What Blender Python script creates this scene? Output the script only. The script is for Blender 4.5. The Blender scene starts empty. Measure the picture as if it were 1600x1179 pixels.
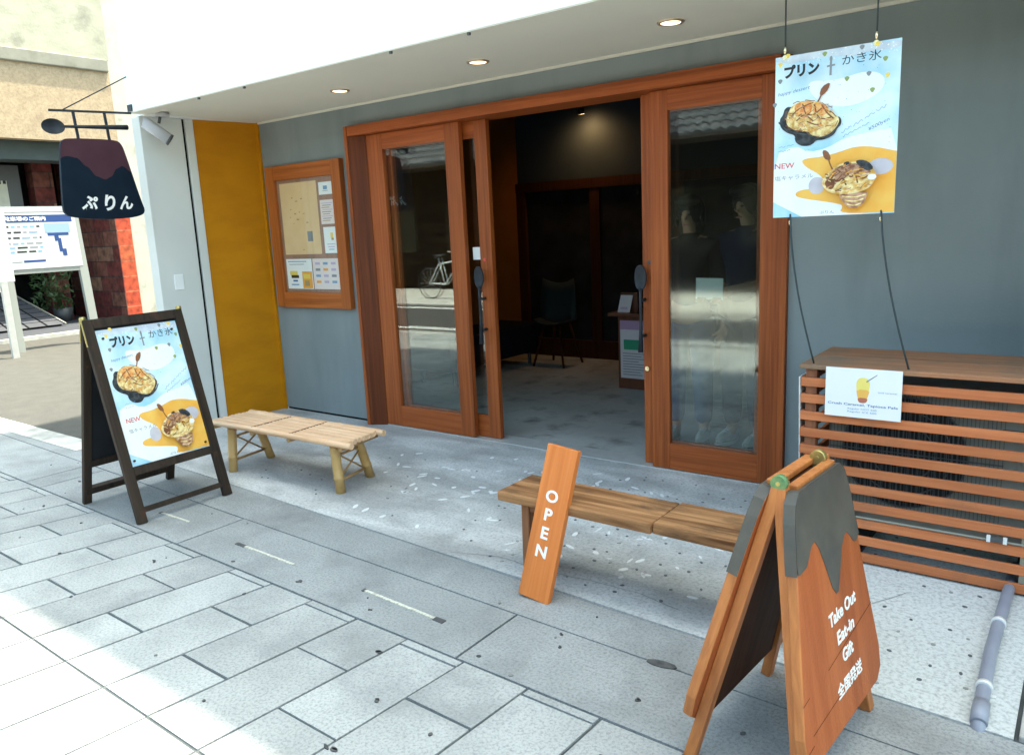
import bpy, bmesh, math, random
from mathutils import Vector, Matrix
random.seed(7)
R = math.radians
C = bpy.context.scene.collection
scn = bpy.context.scene

# ---------------------------------------------------------------- camera, sky, sun, exposure
cam_d = bpy.data.cameras.new('camera'); cam = bpy.data.objects.new('camera', cam_d); C.objects.link(cam)
rt, up, fw = (0.80040551, 0.59767134, -0.04626005), (-0.07854318, 0.18106358, 0.98033002), (-0.59429116, 0.78102814, -0.1918673)
cam.matrix_world = Matrix(((rt[0], up[0], -fw[0], 0.0), (rt[1], up[1], -fw[1], -4.15), (rt[2], up[2], -fw[2], 1.5002), (0, 0, 0, 1)))
cam_d.sensor_width = 36; cam_d.lens = 27.393; cam_d.clip_start = 0.05; cam_d.clip_end = 500
scn.camera = cam

SUN = Vector((1.35, 1.925, 8.42)).normalized()          # towards the sun: high, behind the cafe
w = bpy.data.worlds.new('World'); scn.world = w; w.use_nodes = True
nt = w.node_tree; nt.nodes.clear()
sky = nt.nodes.new('ShaderNodeTexSky'); sky.sky_type = 'NISHITA'; sky.sun_disc = False
sky.sun_elevation = math.asin(SUN.z); sky.sun_rotation = math.atan2(SUN.x, SUN.y); sky.dust_density = 2.5; sky.ozone_density = 0.7
bg = nt.nodes.new('ShaderNodeBackground'); bg.inputs[1].default_value = 0.15
wb = nt.nodes.new('ShaderNodeMix'); wb.data_type = 'RGBA'; wb.blend_type = 'MULTIPLY'; wb.inputs[0].default_value = 1; wb.inputs[7].default_value = (1.10, 1.13, 0.90, 1)
ow = nt.nodes.new('ShaderNodeOutputWorld'); nt.links.new(sky.outputs[0], wb.inputs[6]); nt.links.new(wb.outputs[2], bg.inputs[0]); nt.links.new(bg.outputs[0], ow.inputs[0])
sl = bpy.data.lights.new('sun', 'SUN'); sl.energy = 3.0; sl.angle = R(0.95); sl.color = (1.0, 0.92, 0.75)
so = bpy.data.objects.new('sun', sl); C.objects.link(so); so.location = (6, 8, 30)
so.rotation_euler = SUN.to_track_quat('Z', 'Y').to_euler()
scn.view_settings.view_transform = 'Standard'; scn.view_settings.look = 'None'
scn.view_settings.exposure = 2.35; scn.view_settings.gamma = 1
scn.cycles.use_denoising = True
scn.cycles.max_bounces = 10

# ---------------------------------------------------------------- materials
def _new(name):
    m = bpy.data.materials.new(name); m.use_nodes = True
    n = m.node_tree.nodes; b = n['Principled BSDF']
    return m, m.node_tree, n, b
def mat(name, c1, c2=None, scale=(4, 4, 4), rough=0.6, detail=5.0, lo=0.3, hi=0.7, bump=0.0, bscale=60, metal=0.0, spec=0.5,
        island=0.0, emit=None, estr=0.0, speck=None, speck_scale=180, speck_amt=0.35, stain=None, stain_scale=1.3, stain_lo=0.5, stain_hi=0.7, dist=0.0, xgrad=None, stretch=None):
    m, t, n, b = _new(name); L = t.links
    b.inputs['Roughness'].default_value = rough; b.inputs['Metallic'].default_value = metal; b.inputs['Specular IOR Level'].default_value = spec
    b.inputs['Base Color'].default_value = (*c1, 1)
    tc = n.new('ShaderNodeTexCoord'); col = None
    if c2 is not None:
        mp = n.new('ShaderNodeMapping'); mp.inputs['Scale'].default_value = scale; L.new(tc.outputs['Object'], mp.inputs[0])
        if island:
            g = n.new('ShaderNodeNewGeometry'); vm = n.new('ShaderNodeVectorMath'); vm.operation = 'SCALE'; vm.inputs[0].default_value = (17, 29, 41)
            L.new(g.outputs['Random Per Island'], vm.inputs['Scale']); va = n.new('ShaderNodeVectorMath'); L.new(mp.outputs[0], va.inputs[0]); L.new(vm.outputs[0], va.inputs[1])
            vec = va.outputs[0]
        else: vec = mp.outputs[0]
        nz = n.new('ShaderNodeTexNoise'); nz.inputs['Scale'].default_value = 1.0; nz.inputs['Detail'].default_value = detail; nz.inputs['Distortion'].default_value = dist
        L.new(vec, nz.inputs['Vector'])
        cr = n.new('ShaderNodeValToRGB'); cr.color_ramp.elements[0].position = lo; cr.color_ramp.elements[1].position = hi
        cr.color_ramp.elements[0].color = (*c1, 1); cr.color_ramp.elements[1].color = (*c2, 1)
        L.new(nz.outputs['Fac'], cr.inputs[0]); col = cr.outputs[0]
    def mix(fac, a, bcol, mode='MIX'):
        mx = n.new('ShaderNodeMix'); mx.data_type = 'RGBA'; mx.blend_type = mode
        if isinstance(fac, float): mx.inputs[0].default_value = fac
        else: L.new(fac, mx.inputs[0])
        L.new(a, mx.inputs[6])
        if isinstance(bcol, tuple): mx.inputs[7].default_value = (*bcol, 1)
        else: L.new(bcol, mx.inputs[7])
        return mx.outputs[2]
    if xgrad is not None:                                   # a fresher, paler pour towards one end
        sp = n.new('ShaderNodeSeparateXYZ'); L.new(tc.outputs['Object'], sp.inputs[0]); nn = n.new('ShaderNodeTexNoise'); nn.inputs['Scale'].default_value = 1.6; nn.inputs['Detail'].default_value = 7; L.new(tc.outputs['Object'], nn.inputs['Vector'])
        ma = n.new('ShaderNodeMath'); ma.operation = 'MULTIPLY_ADD'; ma.inputs[1].default_value = 1.6; L.new(nn.outputs['Fac'], ma.inputs[0]); L.new(sp.outputs[0], ma.inputs[2])
        rg = n.new('ShaderNodeMapRange'); rg.interpolation_type = 'SMOOTHSTEP'; rg.inputs[1].default_value = xgrad[0] + .8; rg.inputs[2].default_value = xgrad[1] + .8; L.new(ma.outputs[0], rg.inputs[0])
    if stain is not None and col is not None:
        n2 = n.new('ShaderNodeTexNoise'); n2.inputs['Scale'].default_value = stain_scale; n2.inputs['Detail'].default_value = 8; n2.inputs['Roughness'].default_value = 0.62
        L.new(tc.outputs['Object'], n2.inputs['Vector'])
        if stretch:
            m2 = n.new('ShaderNodeMapping'); m2.inputs['Scale'].default_value = stretch; L.new(tc.outputs['Object'], m2.inputs[0])
            if island:
                v2 = n.new('ShaderNodeVectorMath'); L.new(m2.outputs[0], v2.inputs[0]); L.new(vm.outputs[0], v2.inputs[1]); L.new(v2.outputs[0], n2.inputs['Vector'])
            else: L.new(m2.outputs[0], n2.inputs['Vector'])
        r2 = n.new('ShaderNodeMapRange'); r2.inputs[1].default_value = stain_lo; r2.inputs[2].default_value = stain_hi; L.new(n2.outputs['Fac'], r2.inputs[0])
        col = mix(r2.outputs[0], col, stain)
    if xgrad is not None: col = mix(rg.outputs[0], col, xgrad[2])
    if speck is not None and col is not None:
        n3 = n.new('ShaderNodeTexNoise'); n3.inputs['Scale'].default_value = speck_scale; n3.inputs['Detail'].default_value = 3; n3.inputs['Roughness'].default_value = 0.7
        L.new(tc.outputs['Object'], n3.inputs['Vector'])
        r3 = n.new('ShaderNodeMapRange'); r3.inputs[1].default_value = 0.45; r3.inputs[2].default_value = 0.7; r3.inputs[4].default_value = speck_amt; L.new(n3.outputs['Fac'], r3.inputs[0])
        col = mix(r3.outputs[0], col, speck)
    if island and col is not None:
        g2 = n.new('ShaderNodeNewGeometry'); mr = n.new('ShaderNodeMapRange'); mr.inputs[3].default_value = 1 - island; mr.inputs[4].default_value = 1 + island
        L.new(g2.outputs['Random Per Island'], mr.inputs[0])
        hs = n.new('ShaderNodeHueSaturation'); L.new(mr.outputs[0], hs.inputs['Value']); L.new(col, hs.inputs['Color']); col = hs.outputs[0]
    if col is not None: L.new(col, b.inputs['Base Color'])
    if bump:
        nb = n.new('ShaderNodeTexNoise'); nb.inputs['Scale'].default_value = bscale; nb.inputs['Detail'].default_value = 6; L.new(tc.outputs['Object'], nb.inputs['Vector'])
        bp = n.new('ShaderNodeBump'); bp.inputs['Strength'].default_value = bump; bp.inputs['Distance'].default_value = 0.01
        L.new(nb.outputs['Fac'], bp.inputs['Height']); L.new(bp.outputs[0], b.inputs['Normal'])
    if emit is not None:
        b.inputs['Emission Color'].default_value = (*emit, 1); b.inputs['Emission Strength'].default_value = estr
    return m
def wood(name, c1, c2, axis='z', rough=0.5, fine=55, island=0.12, lo=0.3, hi=0.72, bump=0.08, stain=None, **k):
    s = {'x': (1.6, fine, fine), 'y': (fine, 1.6, fine), 'z': (fine, fine, 1.6)}[axis]
    if stain is None: stain = tuple(c * .5 for c in c1); k.update(stain_scale=1.0, stain_lo=.50, stain_hi=.78, stretch=tuple(q * .32 for q in s))
    return mat(name, c1, c2, scale=s, rough=rough, lo=lo, hi=hi, island=island, bump=bump, bscale=90, dist=0.6, stain=stain, **k)
def brick(name, cols, mortar, w_, h_):
    m, t, n, b = _new(name); L = t.links
    tc = n.new('ShaderNodeTexCoord'); sx = n.new('ShaderNodeSeparateXYZ'); L.new(tc.outputs['Object'], sx.inputs[0])
    ad = n.new('ShaderNodeMath'); L.new(sx.outputs[0], ad.inputs[0]); L.new(sx.outputs[1], ad.inputs[1])
    cb = n.new('ShaderNodeCombineXYZ'); L.new(ad.outputs[0], cb.inputs[0]); L.new(sx.outputs[2], cb.inputs[1])
    bt = n.new('ShaderNodeTexBrick'); bt.inputs['Scale'].default_value = 1; bt.inputs['Brick Width'].default_value = w_; bt.inputs['Row Height'].default_value = h_
    bt.inputs['Mortar Size'].default_value = 0.012; bt.inputs['Bias'].default_value = -0.35; bt.inputs['Color1'].default_value = (*cols[0], 1); bt.inputs['Color2'].default_value = (*cols[1], 1); bt.inputs['Mortar'].default_value = (*mortar, 1)
    L.new(cb.outputs[0], bt.inputs['Vector'])
    nz = n.new('ShaderNodeTexNoise'); nz.inputs['Scale'].default_value = 9; nz.inputs['Detail'].default_value = 6; L.new(tc.outputs['Object'], nz.inputs['Vector'])
    mr = n.new('ShaderNodeMapRange'); mr.inputs[1].default_value = .3; mr.inputs[2].default_value = .7; mr.inputs[3].default_value = 0.5; mr.inputs[4].default_value = 1.5; L.new(nz.outputs['Fac'], mr.inputs[0])
    hs = n.new('ShaderNodeHueSaturation'); L.new(mr.outputs[0], hs.inputs['Value']); L.new(bt.outputs['Color'], hs.inputs['Color']); L.new(hs.outputs[0], b.inputs['Base Color'])
    b.inputs['Roughness'].default_value = 0.85
    return m
def glassmat(name, tint=(0.93, 0.97, 0.96), ior=1.54, boost=1.0):
    m, t, n, b = _new(name); L = t.links; n.remove(b)
    tr = n.new('ShaderNodeBsdfTransparent'); tr.inputs[0].default_value = (*tint, 1)
    gl = n.new('ShaderNodeBsdfGlossy'); gl.inputs['Roughness'].default_value = 0.004; gl.inputs[0].default_value = (1, 1, 1, 1)
    fr = n.new('ShaderNodeFresnel'); ge = n.new('ShaderNodeNewGeometry'); io = n.new('ShaderNodeMapRange')
    io.inputs[3].default_value = ior; io.inputs[4].default_value = 1 / ior; L.new(ge.outputs['Backfacing'], io.inputs[0]); L.new(io.outputs[0], fr.inputs[0])
    mx = n.new('ShaderNodeMixShader'); L.new(fr.outputs[0], mx.inputs[0]); L.new(tr.outputs[0], mx.inputs[1]); L.new(gl.outputs[0], mx.inputs[2])
    L.new(mx.outputs[0], n['Material Output'].inputs[0])
    return m
def rgb(h):                                                # sRGB hex -> linear
    v = [int(h[i:i + 2], 16) / 255 for i in (0, 2, 4)]
    return tuple(x / 12.92 if x <= 0.04045 else ((x + 0.055) / 1.055) ** 2.4 for x in v)

granite = mat('granite', (0.32, 0.335, 0.332), (0.43, 0.445, 0.44), scale=(3, 3, 3), rough=0.75, island=0.10, speck=(0.13, 0.139, 0.143), speck_scale=95, speck_amt=0.62, bump=0.2, bscale=160, stain=(0.215, 0.227, 0.23), stain_scale=2.6, stain_lo=0.5, stain_hi=0.8)
granite2 = mat('granite_band', (0.265, 0.282, 0.285), (0.355, 0.373, 0.377), scale=(2, 2, 2), rough=0.8, island=0.05, speck=(0.10, 0.11, 0.11), speck_scale=95, speck_amt=0.62, bump=0.2, bscale=160, stain=(0.17, 0.18, 0.183), stain_scale=2.2, stain_lo=0.48, stain_hi=0.76)
mortar = mat('mortar', (0.05, 0.062, 0.066), (0.09, 0.10, 0.105), scale=(9, 9, 9), rough=0.95)
concrete = mat('concrete', (0.36, 0.372, 0.37), (0.60, 0.617, 0.612), scale=(1.3, 4.2, 1), rough=0.75, lo=0.38, hi=0.64, detail=10, dist=0.5, bump=0.25, bscale=55, speck=(0.18, 0.19, 0.19), speck_scale=70, speck_amt=0.6, stain=(0.28, 0.287, 0.283), stain_scale=2.1, stain_lo=0.5, stain_hi=0.72, xgrad=(-1.7, -0.55, (0.60, 0.63, 0.62)))
concrete_light = mat('concrete_light', (0.42, 0.42, 0.39), (0.56, 0.55, 0.52), scale=(4, 4, 4), rough=0.85, bump=0.15, bscale=60, stain=(0.25, 0.25, 0.23), stain_scale=3)
asphalt = mat('asphalt', (0.046, 0.046, 0.041), (0.064, 0.063, 0.056), scale=(6, 6, 6), rough=0.9, speck=(0.10, 0.097, 0.086), speck_scale=60, speck_amt=0.5, bump=0.3, bscale=160)
road_m = mat('road_asphalt', (0.045, 0.045, 0.045), (0.06, 0.06, 0.058), scale=(5, 5, 5), rough=0.9, bump=0.3, bscale=160)
earth = mat('earth', (0.08, 0.08, 0.075), (0.12, 0.115, 0.11), scale=(2, 2, 2), rough=0.95)
shop_floor_m = mat('shop_floor', (0.33, 0.33, 0.31), (0.50, 0.50, 0.47), scale=(2, 2, 2), rough=0.55, detail=8, stain=(0.17, 0.17, 0.16), stain_scale=4)
paint_white = mat('white_render', (0.80, 0.825, 0.815), (0.84, 0.85, 0.84), scale=(2, 2, 2), rough=0.8, bump=0.03, bscale=40)
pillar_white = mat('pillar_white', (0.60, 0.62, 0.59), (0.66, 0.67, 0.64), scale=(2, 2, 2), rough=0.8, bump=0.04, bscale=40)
soffit_m = mat('soffit_paint', (0.66, 0.645, 0.56), (0.70, 0.685, 0.60), scale=(1.5, 1.5, 1.5), rough=0.85)
grey_wall = mat('grey_render', (0.205, 0.242, 0.248), (0.24, 0.278, 0.283), scale=(2.2, 2.2, 1.2), rough=0.8, spec=0.3, bump=0.12, bscale=90, stain=(0.165, 0.196, 0.20), stain_scale=1.0, stain_lo=0.46, stain_hi=0.85, stretch=(3.2, 3.2, .7))
yellow_m = mat('ochre_panel', (0.50, 0.195, 0.002), (0.55, 0.22, 0.003), scale=(3, 3, 3), rough=0.6, spec=0.2, bump=0.08, bscale=70, stain=(0.40, 0.145, 0.002), stain_scale=1.0, stain_lo=.45, stain_hi=.85, stretch=(2.5, 2.5, 6))
trim_m = mat('pale_trim', (0.62, 0.60, 0.53))
dark_gap = mat('dark_gap', (0.008, 0.009, 0.010), rough=0.9, spec=0.1)
door_z = wood('door_wood_upright', (0.25, 0.054, 0.011), (0.40, 0.105, 0.024), 'z', rough=0.45, spec=0.3)
door_x = wood('door_wood_rail', (0.25, 0.054, 0.011), (0.39, 0.10, 0.023), 'x', rough=0.45, spec=0.3)
door_shade = wood('door_wood_shaded', (0.12, 0.028, 0.008), (0.17, 0.042, 0.012), 'z', rough=0.5, spec=0.25)  # door wood with the shade on the jamb liner put into its colour
board_z = wood('board_frame_wood_z', (0.31, 0.078, 0.012), (0.42, 0.118, 0.022), 'z', rough=0.5, spec=0.3)
board_x = wood('board_frame_wood_x', (0.31, 0.078, 0.012), (0.42, 0.118, 0.022), 'x', rough=0.5, spec=0.3)
slat_x = wood('slat_wood', (0.44, 0.125, 0.045), (0.60, 0.205, 0.08), 'x', rough=0.65, spec=0.3, stain=(0.34, 0.14, 0.07), stain_scale=5, stain_lo=0.55, stain_hi=0.8)
slat_top = wood('weathered_top_wood', (0.30, 0.125, 0.06), (0.44, 0.215, 0.115), 'x', rough=0.75, spec=0.2, stain=(0.19, 0.145, 0.10), stain_scale=3, stain_lo=0.45, stain_hi=0.7)
slat_z = wood('post_wood', (0.22, 0.08, 0.037), (0.32, 0.13, 0.06), 'z', rough=0.65)
bamboo_m = mat('bamboo', (0.42, 0.24, 0.075), (0.57, 0.37, 0.145), scale=(5, 5, 5), rough=0.42, island=0.10, stain=(0.34, 0.20, 0.075), stain_scale=14, stain_lo=0.55, stain_hi=0.8)
bamboo_top = mat('bamboo_split', (0.60, 0.35, 0.19), (0.76, 0.52, 0.33), scale=(2, 45, 45), rough=0.4, island=0.13, stain=(0.55, 0.30, 0.16), stain_scale=12, stain_lo=0.56, stain_hi=0.8)
bamboo_node = mat('bamboo_node', (0.30, 0.17, 0.07), (0.40, 0.24, 0.10), rough=0.6)
cord_brown = mat('binding_cord', (0.13, 0.07, 0.035), rough=0.9)
bench_w = wood('weathered_bench_wood', (0.14, 0.058, 0.022), (0.45, 0.235, 0.105), 'x', rough=0.75, fine=30, lo=0.32, hi=0.66, spec=0.2, bump=0.3, stain=(0.075, 0.045, 0.025), stain_scale=1.0, stain_lo=0.50, stain_hi=0.70, stretch=(3.5, 9, 9))
bench_leg = wood('bench_leg_wood', (0.22, 0.09, 0.035), (0.33, 0.14, 0.06), 'z', rough=0.7)
open_w = wood('open_board_wood', (0.56, 0.155, 0.032), (0.70, 0.235, 0.062), 'z', rough=0.5, spec=0.3, fine=30)
pud_w = wood('pudding_board_wood', (0.36, 0.085, 0.022), (0.50, 0.145, 0.045), 'z', rough=0.55, spec=0.25, bump=0.2, fine=18, lo=0.25, hi=0.8)
pud_edge = wood('pudding_edge_wood', (0.38, 0.12, 0.03), (0.52, 0.19, 0.05), 'z', rough=0.5)
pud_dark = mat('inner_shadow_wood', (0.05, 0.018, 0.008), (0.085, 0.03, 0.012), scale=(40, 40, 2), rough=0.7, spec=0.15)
sauce = mat('charcoal_paint', (0.058, 0.054, 0.046), (0.095, 0.088, 0.073), scale=(9, 9, 9), rough=0.55, stain=(0.05, 0.055, 0.055), stain_scale=6)
frame_dark = wood('dark_easel_wood', (0.018, 0.013, 0.010), (0.045, 0.03, 0.021), 'z', rough=0.6, spec=0.2, fine=35, stain=(0.085, 0.034, 0.018), stain_scale=11, stain_lo=0.6, stain_hi=0.78)
frame_edge = mat('easel_edge', (0.30, 0.24, 0.12), rough=0.6)
chalk = mat('chalkboard', (0.010, 0.012, 0.016), (0.018, 0.02, 0.024), rough=0.7, spec=0.2)
iron = mat('black_iron', (0.014, 0.018, 0.024), (0.025, 0.032, 0.042), scale=(20, 20, 20), rough=0.5, spec=0.3)
brass = mat('aged_brass', (0.50, 0.40, 0.15), (0.33, 0.30, 0.10), scale=(50, 50, 50), rough=0.4, metal=0.7)
verdigris = mat('green_brass', (0.08, 0.20, 0.09), (0.20, 0.30, 0.12), scale=(60, 60, 60), rough=0.6, metal=0.3)
brass_bright = mat('polished_brass', (0.85, 0.72, 0.45), rough=0.25, metal=0.9)
steel = mat('galvanised_steel', (0.55, 0.56, 0.55), (0.64, 0.65, 0.63), scale=(14, 14, 14), rough=0.4, metal=0.35)
white_steel = mat('white_painted_steel', (0.74, 0.77, 0.76), rough=0.4)
grey_lamp = mat('grey_lamp_metal', (0.42, 0.43, 0.46), (0.5, 0.5, 0.53), rough=0.45)
dark_metal = mat('dark_metal', (0.07, 0.075, 0.08), rough=0.5)
cream_steel = mat('cream_steel', (0.55, 0.53, 0.42), (0.46, 0.44, 0.35), scale=(12, 12, 12), rough=0.6)
ac_case = mat('ac_casing', (0.21, 0.21, 0.185), (0.25, 0.25, 0.22), scale=(5, 5, 5), rough=0.55)
black_pl = mat('black_plastic', (0.014, 0.015, 0.017), rough=0.6)
pipe_m = mat('grey_pvc', (0.22, 0.245, 0.31), (0.29, 0.315, 0.38), scale=(7, 7, 7), rough=0.45)
clip_m = mat('white_clip', (0.72, 0.73, 0.72), rough=0.5)
cable_m = mat('dark_cord', (0.03, 0.045, 0.05), rough=0.7)
lens_m = mat('lamp_lens', (1, 0.9, 0.75), emit=(1.0, 0.72, 0.42), estr=1.1)
glow_m = mat('spot_lens', (1, 0.85, 0.6), emit=(1.0, 0.66, 0.32), estr=2.0)
chrome = mat('lamp_ring', (0.42, 0.36, 0.28), rough=0.35, metal=0.6)
glass = glassmat('door_glass')
case_glass = glassmat('case_glass', tint=(0.97, 0.98, 0.97), ior=1.35)
paper_w = mat('paper_white', (0.83, 0.85, 0.86), rough=0.6)
paper_in = mat('indoor_paper', (0.66, 0.60, 0.62), rough=0.7)
ink_k = mat('ink_black', (0.012, 0.012, 0.016), rough=0.6)
ink_g = mat('ink_grey', (0.22, 0.24, 0.26), rough=0.6)
ink_b = mat('ink_blue', (0.05, 0.15, 0.38), rough=0.6)
ink_lb = mat('ink_pale_blue', (0.16, 0.32, 0.52), rough=0.6)
ink_r = mat('ink_red', (0.62, 0.07, 0.06), rough=0.6)
sign_white = mat('sign_white_paint', (0.84, 0.84, 0.82), rough=0.55)
beige = mat('beige_render', (0.37, 0.285, 0.185), (0.46, 0.355, 0.235), scale=(7, 7, 7), rough=0.9, bump=0.4, bscale=35, stain=(0.26, 0.19, 0.125), stain_scale=2.4, stain_lo=0.58, stain_hi=0.8, speck=(0.19, 0.13, 0.085), speck_scale=22, speck_amt=0.5)
beige_up = mat('pale_upper_render', (0.34, 0.33, 0.255), (0.44, 0.425, 0.33), scale=(2.5, 2.5, 5), rough=0.9, bump=0.3, bscale=25, stain=(0.21, 0.205, 0.165), stain_scale=1.6, stain_lo=0.55, stain_hi=0.72)
beige_band = mat('grey_band_render', (0.22, 0.215, 0.175), (0.28, 0.27, 0.22), scale=(3, 3, 3), rough=0.9, stain=(0.2, 0.19, 0.15), stain_scale=4)
cream_wall = mat('cream_plaster', (0.42, 0.41, 0.35), (0.49, 0.48, 0.41), scale=(4, 4, 4), rough=0.9, stain=(0.29, 0.285, 0.22), stain_scale=3.2, stain_lo=0.57, stain_hi=0.75)
brick_shade = brick('shaded_brick', ((0.13, 0.026, 0.022), (0.30, 0.20, 0.12)), (0.06, 0.035, 0.03), 0.62, 0.29)  # pillar brickwork, the shade on its street side put into the colour
brick_sunlit = brick('sunlit_red_brick', ((0.42, 0.055, 0.02), (0.46, 0.12, 0.04)), (0.42, 0.12, 0.06), 0.9, 0.29)  # same pillar's brickwork, sunlight on this face put into the colour
dark_in = mat('dark_interior', (0.012, 0.012, 0.012), (0.03, 0.031, 0.032), rough=0.9, spec=0.1)
teal_dark = mat('dark_teal_beam', (0.045, 0.062, 0.062), (0.06, 0.078, 0.078), rough=0.8)
tile_dark = mat('dark_tile', (0.045, 0.05, 0.065), (0.06, 0.066, 0.08), rough=0.6, island=0.2)
leaf_m = mat('leaf', (0.03, 0.06, 0.02), (0.05, 0.10, 0.03), scale=(20, 20, 20), rough=0.6, island=0.3)
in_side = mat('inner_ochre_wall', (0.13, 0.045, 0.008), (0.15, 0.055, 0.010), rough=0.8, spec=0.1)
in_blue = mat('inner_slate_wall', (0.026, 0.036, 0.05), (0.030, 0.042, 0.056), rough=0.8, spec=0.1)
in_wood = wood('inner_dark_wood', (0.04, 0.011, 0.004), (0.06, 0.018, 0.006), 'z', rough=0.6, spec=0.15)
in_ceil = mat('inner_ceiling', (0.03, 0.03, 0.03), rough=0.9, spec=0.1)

# ---------------------------------------------------------------- mesh helpers
class MB:
    def __init__(s): s.bm = bmesh.new(); s.mi = 0; s.mats = []
    def use(s, m):
        if m not in s.mats: s.mats.append(m)
        s.mi = s.mats.index(m); return s
    def face(s, pts, smooth=False):
        f = s.bm.faces.new([s.bm.verts.new(p) for p in pts]); f.material_index = s.mi; f.smooth = smooth; return f
    def hexa(s, b, t):                                     # bottom 4 (counter-clockwise from above), top 4
        v = [s.bm.verts.new(p) for p in list(b) + list(t)]
        for q in ((3, 2, 1, 0), (4, 5, 6, 7), (0, 1, 5, 4), (1, 2, 6, 5), (2, 3, 7, 6), (3, 0, 4, 7)):
            f = s.bm.faces.new([v[i] for i in q]); f.material_index = s.mi
        return s
    def box(s, x0, x1, y0, y1, z0, z1):
        return s.hexa([(x0, y0, z0), (x1, y0, z0), (x1, y1, z0), (x0, y1, z0)], [(x0, y0, z1), (x1, y0, z1), (x1, y1, z1), (x0, y1, z1)])
    def prism(s, poly, vec, m_side=None):                  # poly: 3D loop, extruded along vec
        a = [s.bm.verts.new(p) for p in poly]; v = Vector(vec); b = [s.bm.verts.new(Vector(p) + v) for p in poly]; n = len(a)
        f = s.bm.faces.new(a); f.material_index = s.mi; f = s.bm.faces.new(b[::-1]); f.material_index = s.mi
        if m_side is not None: s.use(m_side)
        for i in range(n):
            f = s.bm.faces.new((a[i], b[i], b[(i + 1) % n], a[(i + 1) % n])); f.material_index = s.mi
        return s
    def tube(s, pts, r, n=10, flat=None):
        pts = [Vector(p) for p in pts]; rr = r if isinstance(r, (list, tuple)) else [r] * len(pts); rings = []
        for i, p in enumerate(pts):
            d = (pts[min(i + 1, len(pts) - 1)] - pts[max(i - 1, 0)]).normalized()
            a = d.orthogonal().normalized() if not rings else (rings_a - d * rings_a.dot(d)).normalized()
            rings_a = a; bq = d.cross(a)
            rings.append([s.bm.verts.new(p + (a * math.cos(2 * math.pi * k / n) + bq * math.sin(2 * math.pi * k / n)) * rr[i]) for k in range(n)])
        for i in range(len(rings) - 1):
            for k in range(n):
                f = s.bm.faces.new((rings[i][k], rings[i][(k + 1) % n], rings[i + 1][(k + 1) % n], rings[i + 1][k])); f.material_index = s.mi; f.smooth = True
        for rg in (rings[0][::-1], rings[-1]):
            f = s.bm.faces.new(rg); f.material_index = s.mi
        return s
    def ell(s, c, r, u=16, v=10):
        m = Matrix.Translation(c) @ Matrix.Diagonal((*r, 1))
        g = bmesh.ops.create_uvsphere(s.bm, u_segments=u, v_segments=v, radius=1, matrix=m)
        for vt in g['verts']:
            for f in vt.link_faces: f.material_index = s.mi; f.smooth = True
        return s
    def bar(s, p, q, wx, wy, ref=(0, 1, 0)):               # rectangular bar from p to q
        p, q = Vector(p), Vector(q); d = (q - p).normalized(); a = Vector(ref); a = (a - d * a.dot(d)).normalized(); b = d.cross(a)
        o = [a * sx * wx / 2 + b * sy * wy / 2 for sx, sy in ((-1, -1), (1, -1), (1, 1), (-1, 1))]
        return s.hexa([p + x for x in o], [q + x for x in o])
WP = {}
def obj(name, mb, m, parent=None, local=False, bevel=0.0, M=None, seg=2):
    if parent is not None and not local: bmesh.ops.translate(mb.bm, verts=mb.bm.verts, vec=-WP[parent.name])
    bmesh.ops.recalc_face_normals(mb.bm, faces=mb.bm.faces)
    me = bpy.data.meshes.new(name); mb.bm.to_mesh(me); mb.bm.free()
    for x in (mb.mats if mb.mats else (m if isinstance(m, (list, tuple)) else [m])): me.materials.append(x)
    o = bpy.data.objects.new(name, me); C.objects.link(o)
    if parent is not None: o.parent = parent; WP[o.name] = WP[parent.name]
    else: WP[o.name] = Vector((0, 0, 0))
    if M is not None: o.matrix_local = M
    if bevel:
        b = o.modifiers.new('bevel', 'BEVEL'); b.width = bevel; b.segments = seg; b.limit_method = 'ANGLE'; b.angle_limit = R(50)
    return o
def tag(o, label, cat, group=None, kind=None):
    if label: o['label'] = label
    if cat: o['category'] = cat
    if group: o['group'] = group
    if kind: o['kind'] = kind
    return o
def thing(name, label, cat, loc=(0, 0, 0), group=None, M=None):
    o = bpy.data.objects.new(name, None); C.objects.link(o); o.empty_display_size = 0.1
    if M is not None: o.matrix_world = M
    else: o.location = loc
    WP[o.name] = Vector(loc); return tag(o, label, cat, group)
def struct(name, mb, m, bevel=0.0): return tag(obj(name, mb, m, bevel=bevel), None, None, None, 'structure')
def text_polys(body, bold=0.0, shear=0.0):                  # triangles / quads of a line of text at size 1, centred on its own box
    cu = bpy.data.curves.new('lettering', 'FONT'); cu.body = body; cu.offset = bold; cu.shear = shear; cu.resolution_u = 4
    o = bpy.data.objects.new('lettering', cu); C.objects.link(o)
    me = bpy.data.meshes.new_from_object(o.evaluated_get(bpy.context.evaluated_depsgraph_get()))
    P = [[(me.vertices[i].co.x, me.vertices[i].co.y) for i in p.vertices] for p in me.polygons]
    bpy.data.objects.remove(o); bpy.data.curves.remove(cu); bpy.data.meshes.remove(me)
    xs = [q[0] for p in P for q in p] or [0, 1]; ys = [q[1] for p in P for q in p] or [0, 1]
    cx, cy = (min(xs) + max(xs)) / 2, (min(ys) + max(ys)) / 2
    return [[(x - cx, y - cy) for x, y in p] for p in P], max(xs) - min(xs), max(ys) - min(ys)
def chaikin(p, k=2, closed=True):
    for _ in range(k):
        q = []; n = len(p)
        for i in range(n if closed else n - 1):
            a, b = p[i], p[(i + 1) % n]
            q += [tuple(a[j] * .75 + b[j] * .25 for j in range(len(a))), tuple(a[j] * .25 + b[j] * .75 for j in range(len(a)))]
        p = q if closed else [p[0]] + q + [p[-1]]
    return p

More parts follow.
